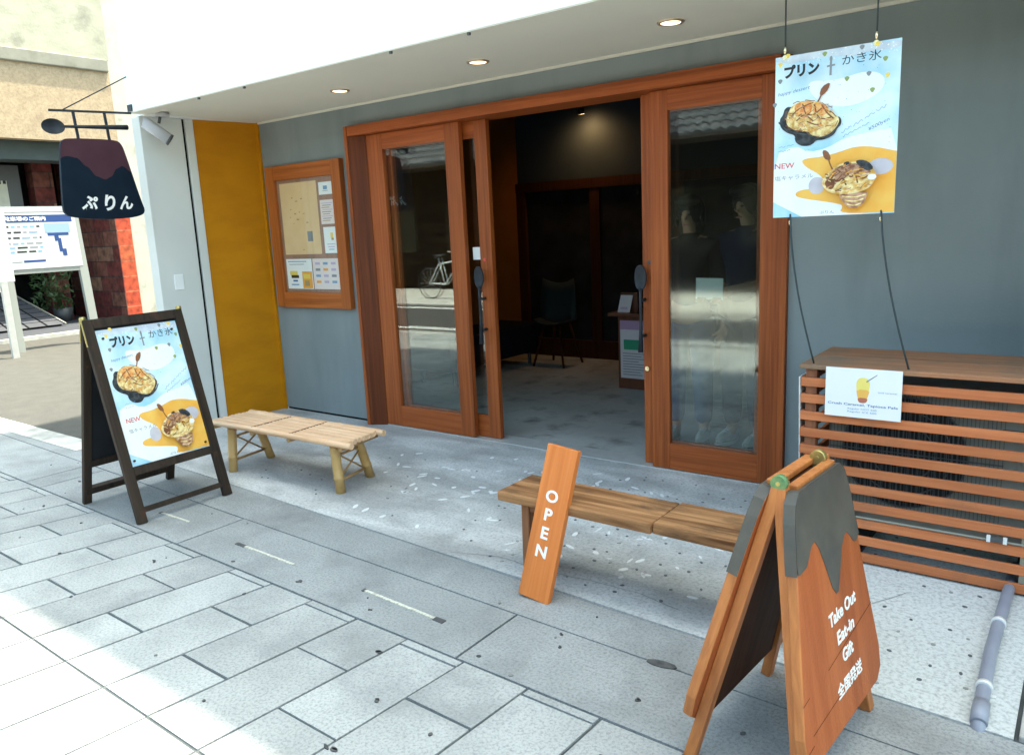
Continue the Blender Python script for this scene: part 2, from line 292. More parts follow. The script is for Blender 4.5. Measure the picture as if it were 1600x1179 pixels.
# ---------------------------------------------------------------- ground
def ys(x): return -1.574 - 0.0555 * (max(x, -6.4) + 3.39)
def yh(x): return -1.828 - 0.0358 * (max(x, -7) + 4.11)
def yg(x): return -2.188 - 0.0234 * (x + 5.95)
def yi(x): return -3.07 - 0.0147 * (x + 3.56)
mb = MB(); mb.box(-150, 150, -150, 150, -0.3, -0.06); struct('ground', mb, earth)
mb = MB(); mb.box(-40, 12, -4.08, 0.02, -0.05, -0.007); struct('mortar_bed', mb, mortar)
J = 0.0055
pv = MB(); pv.use(granite)
def paver(q, z=0.0):
    q = [(x + random.uniform(-.0016, .0016), y + random.uniform(-.0016, .0016)) for x, y in q]
    pv.hexa([(x, y, -0.04) for x, y in q], [(x, y, z) for x, y in q])
def xk(k, f):                                               # cross joint k at fraction f from the upper seam to the lower seam
    a, b = -2.818 + 0.2825 * k, -2.946 + 0.296 * k
    return a + (b - a) * f
def strip(k, f0, f1, j0=J, j1=J, ylo=yg, yhi=yi):
    c = []
    for kk, s, f, jy in ((k, 1, f1, j1), (k + 1, -1, f1, j1), (k + 1, -1, f0, -j0), (k, 1, f0, -j0)):
        x = xk(kk, f) + s * J; y = ylo(x) + (yhi(x) - ylo(x)) * f + jy; c.append((x, y))
    paver(c, random.uniform(-0.0012, 0.0012))
for k in range(-60, 16):
    cut = 1 / 3 if k % 2 == 0 else 2 / 3
    f0 = 0.0
    if k % 2:
        strip(k, 0.0, 0.048, J, 0.003); f0 = 0.048
    strip(k, f0, cut); strip(k, cut, 1.0)
    strip(k, 1.0, 1.62 if k % 2 else 1.95); strip(k, 1.62 if k % 2 else 1.95, 2.2)
pv.use(granite2)
xs_ = [-30 + 1.9 * i for i in range(0, 14)] + [-5.53, -3.63, -1.73, 0.17, 2.1, 4.0]
xs_ = [x for x in xs_ if x < -6.5 or x >= -5.53] ; xs_ = sorted(set(xs_))
for a, b in zip(xs_[:-1], xs_[1:]):
    n = max(1, int((b - a) / 0.95))
    paver([(a + J, yg(a) + J), (b - J, yg(b) + J), (b - J, yh(b) - .004), (a + J, yh(a) - .004)])
    paver([(a, yh(a) + .005), (b - .0002, yh(b) + .005), (b - .0002, ys(b) - 0.003), (a, ys(a) - 0.003)], -0.001)
struct('pavement', pv, None)
# concrete apron in front of the door
mb = MB(); n = 30; e = []
for i in range(n + 1):
    x = -5.98 + (5.98 - 0.095) * i / n; e.append((x, ys(x) + random.uniform(-0.002, 0.004) + (0.004 if x > -2.4 else -0.001)))
for i in range(n):
    mb.hexa([(e[i][0], e[i][1], -0.05), (e[i + 1][0], e[i + 1][1], -0.05), (e[i + 1][0], 0.17, -0.05), (e[i][0], 0.17, -0.05)],
            [(e[i][0], e[i][1], 0.002), (e[i + 1][0], e[i + 1][1], 0.002), (e[i + 1][0], 0.17, 0.003), (e[i][0], 0.17, 0.003)])
struct('concrete_apron', mb, concrete)
mb = MB(); mb.box(-0.083, 1.0, ys(0) + 0.02, 0.17, -0.05, 0.012); mb.box(1.008, 3.2, ys(0) + 0.02, 0.17, -0.05, 0.01); struct('concrete_kerb', mb, concrete_light, bevel=0.006)
mb = MB(); mb.box(-40, -6.0, -1.66, -1.47, -0.04, 0.004); struct('kerb_strip', mb, concrete_light)
mb = MB(); mb.box(-40, -5.985, -1.465, 30, -0.04, 0.001); struct('parking_lot', mb, asphalt)
mb = MB(); mb.box(-150, 150, -4.24, -4.09, -0.05, 0.0); struct('street_kerb', mb, concrete_light, bevel=0.01)
mb = MB(); mb.box(-150, 150, -7.4, -4.245, -0.055, -0.03); struct('road', mb, road_m)
mb = MB(); mb.box(-150, 150, -4.75, -4.63, -0.03, -0.026); mb.box(-150, 150, -7.1, -6.98, -0.03, -0.026); struct('road_marking', mb, sign_white)
mb = MB(); mb.box(-150, 150, -10.4, -7.405, -0.05, 0.0); struct('far_pavement', mb, concrete_light)
mb = MB(); mb.box(-5.5, 1.0, 0.172, 3.4, -0.05, 0.001); struct('shop_floor', mb, shop_floor_m)

# pebbles and shell chips set flush in the apron
mb = MB(); rnd = random.Random(3)
def chip(x, y, a, b, ang, m, z=0.0035):
    mb.use(m); n = 9; c, s = math.cos(ang), math.sin(ang)
    p = [(x + a * math.cos(t) * c - b * math.sin(t) * s, y + a * math.cos(t) * s + b * math.sin(t) * c) for t in [2 * math.pi * i / n for i in range(n)]]
    mb.prism([(u, v, z + 0.0012) for u, v in p], (0, 0, -0.004))
shell = mat('shell_chip', (0.80, 0.82, 0.82), (0.66, 0.69, 0.70), scale=(50, 50, 50), rough=0.5)
peb_d = mat('dark_pebble', (0.06, 0.07, 0.08), (0.13, 0.14, 0.15), scale=(30, 30, 30), rough=0.5)
peb_m = mat('grey_pebble', (0.24, 0.26, 0.25), (0.32, 0.33, 0.31), scale=(30, 30, 30), rough=0.5)
def inside(x, y): return ys(x) + 0.05 < y < -0.08
for _ in range(80):
    x = rnd.gauss(-2.7, 0.55); y = rnd.gauss(-0.78, 0.30)
    if inside(x, y): chip(x, y, rnd.uniform(.014, .034), rnd.uniform(.007, .013), rnd.uniform(0, 3.1), shell)
for _ in range(46):
    x = rnd.uniform(-2.3, -0.75); y = rnd.uniform(-1.5, -0.25)
    if inside(x, y): chip(x, y, rnd.uniform(.014, .038), rnd.uniform(.006, .011), rnd.uniform(0, 3.1), shell)
for i in range(20):
    for j in range(14):
        x, y = -2.15 + .105 * i + rnd.gauss(0, .02), -.18 - .115 * j + rnd.gauss(0, .02)
        if x < -.16 and inside(x, y) and rnd.random() < .62: chip(x, y, rnd.uniform(.006, .010), rnd.uniform(.005, .008), rnd.uniform(0, 3.1), peb_d if rnd.random() < .7 else peb_m)
for _ in range(26):
    x = rnd.uniform(-4.4, -2.2); y = rnd.uniform(-1.5, -0.4)
    if inside(x, y): chip(x, y, rnd.uniform(.005, .010), rnd.uniform(.004, .007), rnd.uniform(0, 3.1), peb_d)
mb.use(peb_d)
for pts in (((-2.35, -1.60), (-2.1, -1.52), (-1.85, -1.55), (-1.5, -1.50), (-1.2, -1.56)), ((-.75, -1.66), (-.62, -1.42), (-.66, -1.2), (-.5, -.95)), ((-4.6, -.95), (-4.2, -.80), (-3.9, -.86), (-3.5, -.7), (-3.3, -.32))):
    p_ = chaikin([(x, y) for x, y in pts], 2, False)
    p_ = [(x + rnd.uniform(-.006, .006), y + rnd.uniform(-.006, .006)) for x, y in p_]
    for (a, b), (c, d) in zip(p_[:-1], p_[1:]):
        l = math.hypot(c - a, d - b) or 1; nx, ny = -(d - b) / l * .0011, (c - a) / l * .0011
        mb.face([(a - nx, b - ny, .0042), (c - nx, d - ny, .0042), (c + nx, d + ny, .0042), (a + nx, b + ny, .0042)])
tag(obj('pebble_inlay', mb, None), 'white shell chips and dark pebbles set in the concrete apron', 'pebbles', None, 'stuff')
# dropped leaves, gum and grit on the paving
mb = MB(); gum = mat('gum', (0.17, 0.175, 0.17), (0.22, 0.225, 0.22), scale=(30, 30, 30), rough=.8); grit = mat('grit', (0.045, 0.05, 0.055), (0.1, 0.1, 0.1), scale=(40, 40, 40), rough=0.9)
for x, y, a, b in ((-2.0, -2.40, .022, .010), (-1.72, -2.86, .024, .011), (-1.78, -2.62, .012, .009), (-3.52, -2.42, .014, .009), (-2.72, -2.19, .016, .009), (-1.02, -2.45, .02, .007), (-1.46, -2.03, .009, .007), (-2.26, -2.2, .008, .006), (-4.9, -2.35, .02, .008), (-5.2, -2.0, .02, .009), (-4.05, -2.62, .015, .008), (-5.6, -2.55, .02, .008), (-1.07, -2.16, .010, .007), (-1.5, -1.95, .008, .006)):
    if x == -1.5: chip(-1.10, -1.935, .055, .02, .1, grit, .0025)
    for q in range(3): chip(x + rnd.uniform(-a, a) * .8, y + rnd.uniform(-b, b), a * rnd.uniform(.35, .75), b * rnd.uniform(.4, .8), rnd.uniform(-.4, .4), grit, 0.0025)
for _ in range(34):
    x = rnd.uniform(-6, -.7); y = rnd.uniform(-3.0, -1.75); a = rnd.uniform(.003, .010)
    chip(x, y, a, a * rnd.uniform(.5, .9), rnd.uniform(0, 3), grit if rnd.random() < .6 else gum, .0022)
tag(obj('paving_litter', mb, None), 'dark scraps of leaf and grit lying on the paving stones', 'litter', None, 'stuff')
# metal strips let into the paving band
strip_w = mat('pale_strip', (0.70, 0.69, 0.60), (0.40, 0.39, 0.33), scale=(60, 60, 60), rough=0.5)
for (x0, y0, x1, y1, ends, lab) in ((-3.36, -2.075, -2.89, -2.085, (0.16, 0.0), 'pale metal strip with a dark left end set in the paving, middle one of three'),
                               (-2.42, -2.091, -1.935, -2.116, (0.03, 0.11), 'pale metal strip with a dark right end set in the paving before the OPEN board'),
                               (-4.15, -2.036, -3.86, -2.034, (0.08, 0.0), 'short faint metal strip set in the paving in front of the poster easel')):
    mb = MB(); d = (x1 - x0)
    def seg(a, b, m, hw):
        mb.use(m); xa, xb = x0 + d * a, x0 + d * b; ya, yb = y0 + (y1 - y0) * a, y0 + (y1 - y0) * b
        mb.hexa([(xa, ya - hw, -.002), (xb, yb - hw, -.002), (xb, yb + hw, -.002), (xa, ya + hw, -.002)], [(xa, ya - hw, .0035), (xb, yb - hw, .0035), (xb, yb + hw, .0035), (xa, ya + hw, .0035)])
    if ends[0]: seg(0, ends[0], dark_metal, .011)
    seg(ends[0], 1 - ends[1], strip_w, .007)
    if ends[1]: seg(1 - ends[1], 1, dark_metal, .013)
    tag(obj('paving_strip', mb, None), lab, 'metal strip', 'metal strips in the paving')

# ---------------------------------------------------------------- the cafe building
B = thing('cafe_building', 'grey fronted cafe with white upper wall, ochre side panel and brown glazed sliding doors', 'building', (-2.9, 0, 0))
CZ = 2.42
mb = MB()
mb.box(-5.668, -4.565, 0, 0.15, 0.022, CZ + .2); mb.box(-1.308, 3.2, 0, 0.15, 0.022, CZ + .2); mb.box(-4.565, -1.308, 0, 0.15, 2.268, CZ + .2)
obj('facade_wall', mb, grey_wall, B)
for a, b in ((-5.66, -4.57), (-1.3, 3.2)): mb = MB(); mb.box(a, b, 0.012, 0.14, 0.0, 0.022); obj('base_gap', mb, dark_gap, B)
mb = MB()
mb.box(-5.705, 3.2, -1.068, -0.93, CZ, 8.5)
mb.box(-5.86, -5.68, -0.93, 8.0, CZ + 0.0, 8.5); mb.box(-5.68, 3.2, 7.85, 8.0, -0.05, 8.5); mb.box(3.2, 3.35, -1.068, 8.0, -0.05, 8.5)
obj('upper_wall', mb, paint_white, B)
mb = MB(); mb.box(-5.86, -5.70, 0.15, 8.0, -0.05, CZ); obj('gable_wall', mb, cream_wall, B)
mb = MB(); mb.box(-5.68, 3.2, -0.93, 7.85, 8.3, 8.45); obj('roof', mb, concrete_light, B)
mb = MB(); mb.box(-5.68, 3.2, -0.93, 0.0, CZ + .002, CZ + .06); mb.box(-5.70, 3.2, -1.064, -0.93, CZ - .006, CZ); obj('soffit', mb, soffit_m, B)
mb = MB(); mb.box(-5.66, 3.2, -0.014, -0.002, CZ - .014, CZ + .002); obj('ceiling_trim', mb, trim_m, B)
for x in (-4.83, -4.33, -3.05, -2.52): mb = MB(); mb.box(x - .007, x + .007, -1.058, -1.045, CZ - .018, CZ - .005); obj('soffit_hook', mb, dark_metal, B)
mb = MB(); mb.box(0.42, 0.56, -0.93, -0.002, 0, CZ); obj('light_blocker_wall', mb, mat('blocker_dark', (0.06, 0.07, 0.07), rough=.9), B)  # added unseen wall, coloured dark to cut the light at the right end
def sx(y): return -5.668 + 0.17 * y                          # inner face of the side wall, slightly splayed
def side(y0, y1, z0, z1, off, th):
    return [(sx(y0) + off - th, y0, z0), (sx(y0) + off, y0, z0), (sx(y1) + off, y1, z0), (sx(y1) + off - th, y1, z0)], [(sx(y0) + off - th, y0, z1), (sx(y0) + off, y0, z1), (sx(y1) + off, y1, z1), (sx(y1) + off - th, y1, z1)]
mb = MB(); mb.hexa(*side(-0.93, -0.618, 0, CZ, 0, .11)); mb.hexa(*side(-0.594, -0.533, 0, CZ, 0, .11)); mb.hexa(*side(-0.618, -0.594, 0, CZ, -.045, .065)); obj('side_wall', mb, pillar_white, B, bevel=0.004)
mb = MB(); mb.hexa(*side(-0.617, -0.595, 0, CZ - .002, -.0435, .0)) if False else mb.hexa(*side(-0.617, -0.595, 0, CZ - .002, -.02, .02)); obj('expansion_joint', mb, dark_gap, B)
mb = MB(); mb.hexa(*side(-0.530, -0.004, 0.0, CZ - .001, -.012, .06)); obj('side_panel', mb, yellow_m, B)
mb = MB(); mb.hexa([(-5.70, -.022, 0), (-5.655, -.022, 0), (-5.655, -.001, 0), (-5.70, -.001, 0)], [(-5.70, -.022, CZ - .002), (-5.655, -.022, CZ - .002), (-5.655, -.001, CZ - .002), (-5.70, -.001, CZ - .002)]); obj('corner_trim', mb, yellow_m, B)
mb = MB(); yy = -0.79; mb.hexa(*side(yy - .035, yy + .035, 1.12, 1.24, .008, .008)); obj('switch_plate', mb, paint_white, B, bevel=0.003)

# door frame and leaves
fr = MB(); fr.use(door_z)
fr.box(-4.56, -4.528, -0.075, 0.17, 0.0, 2.265); fr.use(door_shade); fr.hexa([(-4.528, -.068, .004), (-4.515, -.068, .004), (-4.40, -.004, .004), (-4.528, -.004, .004)], [(-4.528, -.068, 2.194), (-4.515, -.068, 2.194), (-4.40, -.004, 2.194), (-4.528, -.004, 2.194)]); fr.use(door_z); fr.box(-1.345, -1.31, -0.03, 0.17, 0.0, 2.265)
fr.use(door_x); fr.box(-4.528, -1.345, -0.07, 0.17, 2.195, 2.265)
obj('door_frame', fr, None, B, bevel=0.003)
mb = MB(); mb.use(steel); mb.box(-4.525, -1.345, -0.005, 0.17, 0.003, 0.008); obj('door_track', mb, None, B)
def leaf(x0, x1, y, gl, gr, zb=0.17, zt=2.082, th=0.04):
    m = MB(); m.use(door_z); m.box(x0, gl, y, y + th, 0.012, 2.192); m.box(gr, x1, y, y + th, 0.012, 2.192)
    m.use(door_x); m.box(gl, gr, y + .001, y + th - .001, 0.012, zb); m.box(gl, gr, y + .001, y + th - .001, zt, 2.192)
    o = obj('sliding_door', m, None, B, bevel=0.0025)
    g = MB(); g.box(gl - .006, gr + .006, y + .017, y + .021, zb - .006, zt + .006); obj('glass_pane', g, glass, o)
    return o
def spoon_handle(door, x, y, z0, z1, yface):                # iron pull shaped as a serving spoon
    m = MB(); m.use(iron); bz = z1 - .075
    m.tube([(x, y, bz - .06), (x, y, bz - .14), (x, y, z0 + .16), (x - .004, y, z0)], [.010, .009, .009, .017], 10)
    n = 22
    g0 = len(m.bm.verts); m.ell((x, y + .004, bz), (.040, .018, .075), 20, 14)
    m.bm.verts.ensure_lookup_table()
    for v in list(m.bm.verts)[g0:]:
        if v.co.y < y + .004:                              # hollow the bowl towards the street
            q = ((v.co.x - x) / .040) ** 2 + ((v.co.z - bz) / .075) ** 2
            v.co.y = y - .004 + .013 * max(0, 1 - q)
    for z in (z0 + .31, z0 + .095): m.tube([(x, y, z), (x, yface, z)], .0105, 10)
    obj('handle', m, None, door)
d1 = leaf(-4.50, -3.512, 0.0, -4.245, -3.642)
d2 = leaf(-4.36, -3.322, 0.055, -4.21, -3.425)
d3 = leaf(-2.185, -1.40, 0.055, -2.075, -1.50)
d4 = leaf(-2.105, -1.348, 0.0, -1.992, -1.462)
def filmmat():
    m, t_, n, b = _new('added_blur_film'); L = t_.links; n.remove(b)
    gb = n.new('ShaderNodeBsdfGlass'); gb.inputs['IOR'].default_value = 1.45; gb.inputs['Color'].default_value = (.96, .98, .975, 1)
    tc = n.new('ShaderNodeTexCoord'); sp = n.new('ShaderNodeSeparateXYZ'); L.new(tc.outputs['Object'], sp.inputs[0])
    a = n.new('ShaderNodeMapRange'); a.interpolation_type = 'SMOOTHSTEP'; a.inputs[1].default_value = .44; a.inputs[2].default_value = .66; L.new(sp.outputs[2], a.inputs[0])
    c = n.new('ShaderNodeMapRange'); c.interpolation_type = 'SMOOTHSTEP'; c.inputs[1].default_value = 1.66; c.inputs[2].default_value = 1.40; L.new(sp.outputs[2], c.inputs[0])
    k = n.new('ShaderNodeMath'); k.operation = 'MULTIPLY'; L.new(a.outputs[0], k.inputs[0]); L.new(c.outputs[0], k.inputs[1])
    k2 = n.new('ShaderNodeMath'); k2.operation = 'MULTIPLY'; k2.inputs[1].default_value = .06; L.new(k.outputs[0], k2.inputs[0]); L.new(k2.outputs[0], gb.inputs['Roughness'])
    L.new(gb.outputs[0], n['Material Output'].inputs[0]); return m
fm = MB(); fm.box(-1.989, -1.465, .0135, .0155, .45, 1.65); obj('added_blur_film', fm, filmmat(), d4)  # added film that blurs the figures and reflections in this pane
spoon_handle(d2, -3.40, -0.005, 0.70, 1.235, 0.056); spoon_handle(d3, -2.172, -0.002, 0.715, 1.235, 0.056)
m = MB(); m.tube([(-2.157, 0.056, .607), (-2.157, 0.04, .607)], .014, 14); m.tube([(-2.157, 0.04, .607), (-2.157, 0.036, .607)], .009, 12); obj('lock', m, brass_bright, d3)
m = MB(); m.tube([(-2.135, 0.056, 1.245), (-2.135, 0.05, 1.245)], .013, 12); obj('keyhole', m, dark_metal, d3)
m = MB(); m.tube([(-3.385, 0.056, 1.275), (-3.385, 0.05, 1.275)], .012, 12); obj('keyhole', m, ink_r, d2)
m = MB(); m.box(-3.50, -3.435, 0.0705, 0.0715, 1.275, 1.36); obj('sticker', m, paper_w, d2)

# inside of the shop
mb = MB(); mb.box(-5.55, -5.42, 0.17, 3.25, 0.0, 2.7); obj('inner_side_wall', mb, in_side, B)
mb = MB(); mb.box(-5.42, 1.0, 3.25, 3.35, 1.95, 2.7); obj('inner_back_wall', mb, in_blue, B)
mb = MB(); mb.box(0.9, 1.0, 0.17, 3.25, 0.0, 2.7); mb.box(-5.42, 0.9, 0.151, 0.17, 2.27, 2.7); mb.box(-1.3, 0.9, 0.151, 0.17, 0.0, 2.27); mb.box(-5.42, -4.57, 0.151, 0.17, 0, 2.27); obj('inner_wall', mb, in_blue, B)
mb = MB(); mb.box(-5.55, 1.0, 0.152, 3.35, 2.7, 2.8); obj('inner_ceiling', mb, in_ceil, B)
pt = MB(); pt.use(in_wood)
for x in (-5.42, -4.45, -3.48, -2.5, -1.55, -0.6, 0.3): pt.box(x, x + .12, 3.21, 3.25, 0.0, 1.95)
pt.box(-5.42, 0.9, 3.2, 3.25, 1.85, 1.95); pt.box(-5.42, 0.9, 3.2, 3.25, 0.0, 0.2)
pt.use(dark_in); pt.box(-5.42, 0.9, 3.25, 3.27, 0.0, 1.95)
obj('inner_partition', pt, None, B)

# recessed lights in the soffit
for x, y, lab in ((-4.114, -0.471, 'lit recessed downlight above the framed notice board'), (-2.938, -0.469, 'lit recessed downlight above the open doorway, middle one of three'), (-1.75, -0.458, 'lit recessed downlight nearest the hanging poster')):
    t = thing('downlight', lab, 'downlight', (x, y, CZ), 'downlights in the soffit')
    m = MB(); n = 28
    for i in range(n):
        a, b = 2 * math.pi * i / n, 2 * math.pi * (i + 1) / n
        P = lambda r, z, q: (x + r * math.cos(q), y + r * math.sin(q), z)
        for (r0, z0, r1, z1) in ((.066, CZ, .064, CZ - .006), (.064, CZ - .006, .050, CZ - .007), (.050, CZ - .007, .046, CZ + .001)):
            m.face([P(r0, z0, a), P(r0, z0, b), P(r1, z1, b), P(r1, z1, a)], True)
    obj('ring', m, chrome, t)
    m = MB(); m.tube([(x, y, CZ - .0035), (x, y, CZ - .001)], .0485, 24); obj('lens', m, lens_m, t)
# lamp that washes the back wall
t = thing('ceiling_spotlight', 'warm spotlight washing the slate wall inside the doorway', 'spotlight', (-4.41, 3.02, 2.7))
m = MB(); m.tube([(-4.41, 3.02, 2.7), (-4.41, 3.02, 2.64)], .012, 10); m.tube([(-4.41, 3.02, 2.645), (-4.41, 3.035, 2.585)], .035, 16); obj('lamp_body', m, black_pl, t)
m = MB(); m.tube([(-4.41, 3.0353, 2.5845), (-4.41, 3.0357, 2.5825)], .028, 16); obj('lens', m, glow_m, t)
ld = bpy.data.lights.new('spot', 'SPOT'); ld.energy = 5.0; ld.color = (1, .52, .18); ld.spot_size = R(165); ld.spot_blend = 1; ld.shadow_soft_size = .10
lo = bpy.data.objects.new('spot', ld); C.objects.link(lo); lo.parent = t; lo.location = (0, .03, -.13); lo.rotation_euler = Vector((0, -.55, 1)).to_track_quat('Z', 'Y').to_euler()
# exterior spotlight at the left end of the soffit
t = thing('wall_spotlight', 'grey cylinder spotlight tilted under the left end of the soffit', 'spotlight', (-5.585, -0.90, CZ))
m = MB(); m.tube([(-5.575, -.885, CZ - .004), (-5.575, -.885, CZ - .03)], .048, 20); obj('base', m, grey_lamp, t)
m = MB(); m.tube([(-5.585, -.90, CZ - .03), (-5.595, -.91, CZ - .075)], .011, 10); obj('arm', m, dark_metal, t)
m = MB(); m.use(grey_lamp).tube([(-5.645, -1.0, 2.355), (-5.64, -.992, 2.352), (-5.558, -.868, 2.232)], [.036, .042, .042], 20); m.use(dark_metal).tube([(-5.5578, -.8675, 2.2315), (-5.552, -.859, 2.224)], .0435, 20); obj('lamp_body', m, None, t)

# ---------------------------------------------------------------- notice board
t = thing('notice_board', 'wood framed notice case holding a kraft map and white leaflets on the grey wall', 'notice board', (-5.125, -0.035, 0.91))
x0, x1, z0, z1 = -5.582, -4.668, .91, 2.055; fw_ = .105
m = MB(); m.use(board_z); m.box(x0, x0 + fw_, -.048, -.001, z0, z1); m.box(x1 - fw_, x1, -.048, -.001, z0, z1); m.use(board_x); m.box(x0 + fw_, x1 - fw_, -.046, -.001, z1 - .115, z1); m.box(x0 + fw_, x1 - fw_, -.046, -.001, z0, z0 + .125); obj('frame', m, None, t, bevel=.003)
m = MB(); m.box(x0 + fw_, x1 - fw_, -.02, -.001, z0 + .125, z1 - .115); obj('backing', m, mat('board_backing', (.30, .16, .11), (.36, .20, .14), scale=(30, 30, 3), rough=.8), t)
m = MB(); m.box(x0 + fw_ - .003, x1 - fw_ + .003, -.036, -.033, z0 + .122, z1 - .112); obj('glass_pane', m, case_glass, t)
ix0, ix1, iz0, iz1 = x0 + fw_, x1 - fw_, z0 + .125, z1 - .115
def leaflet(u0, v0, u1, v1, base, marks, rot=0.0):
    m = MB(); m.use(base); W_, H_ = ix1 - ix0, iz1 - iz0
    X = lambda u: ix0 + u * W_; Z = lambda v: iz1 - v * H_
    m.box(X(u0), X(u1), -.0225, -.0205, Z(v1), Z(v0))
    for k, (a, b, c, d, mm) in enumerate(marks):
        m.use(mm); m.box(X(u0 + (u1 - u0) * a), X(u0 + (u1 - u0) * c), -.0232 - k * .00001, -.0226, Z(v0 + (v1 - v0) * d), Z(v0 + (v1 - v0) * b))
    obj('leaflet', m, None, t)
kraft = mat('kraft_paper', (.72, .50, .27), (.78, .56, .32), scale=(6, 6, 6), rough=.8); pale_pink = mat('pale_pink_paper', (.78, .68, .66)); org = mat('print_orange', (.80, .36, .05)); yel = mat('print_yellow', (.82, .60, .12)); pale_pur = mat('print_purple', (.52, .40, .58)); brn = mat('print_brown', (.40, .27, .13))
rl = random.Random(11)
leaflet(.05, .03, .70, .66, kraft, [(u, v, u + rl.uniform(.02, .07), v + rl.uniform(.008, .02), brn) for u, v in [(.3, .2), (.4, .25), (.55, .22), (.25, .36), (.35, .42), (.22, .47), (.48, .4), (.58, .43), (.4, .5), (.66, .55), (.3, .56), (.5, .93)]] + [(.66, .68, .80, .82, ink_g)])
leaflet(.74, .05, .96, .155, paper_w, [(.35, .3, .65, .6, ink_lb), (.3, .68, .7, .72, ink_g)])
leaflet(.74, .20, .98, .405, pale_pink, [(.1 + .05 * (i % 2), .12 + .09 * i, .85 - .1 * (i % 3), .15 + .09 * i, (pale_pur, ink_g, brn)[i % 3]) for i in range(9)])
leaflet(.76, .43, .985, .655, paper_w, [(.5, .22, .7, .42, yel), (.55, .42, .72, .5, brn), (.2, .64, .8, .67, pale_pur), (.25, .74, .75, .77, pale_pur), (.3, .84, .7, .87, ink_lb)])
leaflet(.04, .70, .50, .97, paper_w, [(.08, .07, .8, .1, ink_lb), (.12, .17, .7, .19, ink_g), (.12, .4, .42, .54, yel), (.16, .54, .46, .64, ink_k), (.22, .70, .40, .76, ink_b), (.14, .84, .44, .88, ink_lb), (.6, .42, .98, .98, org), (.64, .5, .9, .66, yel), (.68, .72, .86, .9, brn)])
leaflet(.52, .70, .97, .97, pale_pink, [(.1 + .3 * (i % 3), .12 + .2 * (i // 3), .28 + .3 * (i % 3), .2 + .2 * (i // 3), (pale_pur, ink_lb, pale_pur, ink_g, org)[i % 5]) for i in range(12)])

# ---------------------------------------------------------------- poster artwork (flat print)
p_base = mat('poster_sky_wash', (.70, .86, .92), (.20, .56, .82), scale=(3.2, 3.2, 3.2), rough=.55, lo=.42, hi=.68, detail=6)
p_white = mat('poster_white_wash', (.88, .90, .90), (.78, .86, .90), scale=(6, 6, 6), rough=.55)
p_lav = mat('poster_lavender', (.50, .58, .70), (.68, .76, .82), scale=(20, 20, 20), rough=.55)
p_or = mat('poster_amber_wash', (.82, .35, .03), (.86, .53, .11), scale=(7, 7, 7), rough=.55)
p_blot = mat('poster_grey_blot', (.48, .46, .52), (.62, .60, .66), scale=(12, 12, 12), rough=.55)
p_black = mat('poster_black_plate', (.010, .016, .022), (.075, .085, .095), scale=(40, 40, 40), lo=.42, hi=.72, rough=.5)
p_ice = mat('poster_shaved_ice', (.58, .32, .06), (.90, .76, .38), scale=(48, 48, 48), lo=.36, hi=.6, rough=.55)
p_oran = mat('poster_orange_fruit', (.72, .20, .03), (.86, .52, .20), scale=(55, 55, 55), lo=.36, hi=.6, rough=.55)
p_brown = mat('poster_brown', (.17, .06, .025), (.28, .10, .04), scale=(20, 20, 20), rough=.55)
p_cup = mat('poster_cup', (.22, .085, .04), (.55, .32, .20), scale=(48, 48, 48), lo=.36, hi=.6, rough=.55)
p_leaf = mat('poster_deco', (.25, .33, .10), rough=.6)
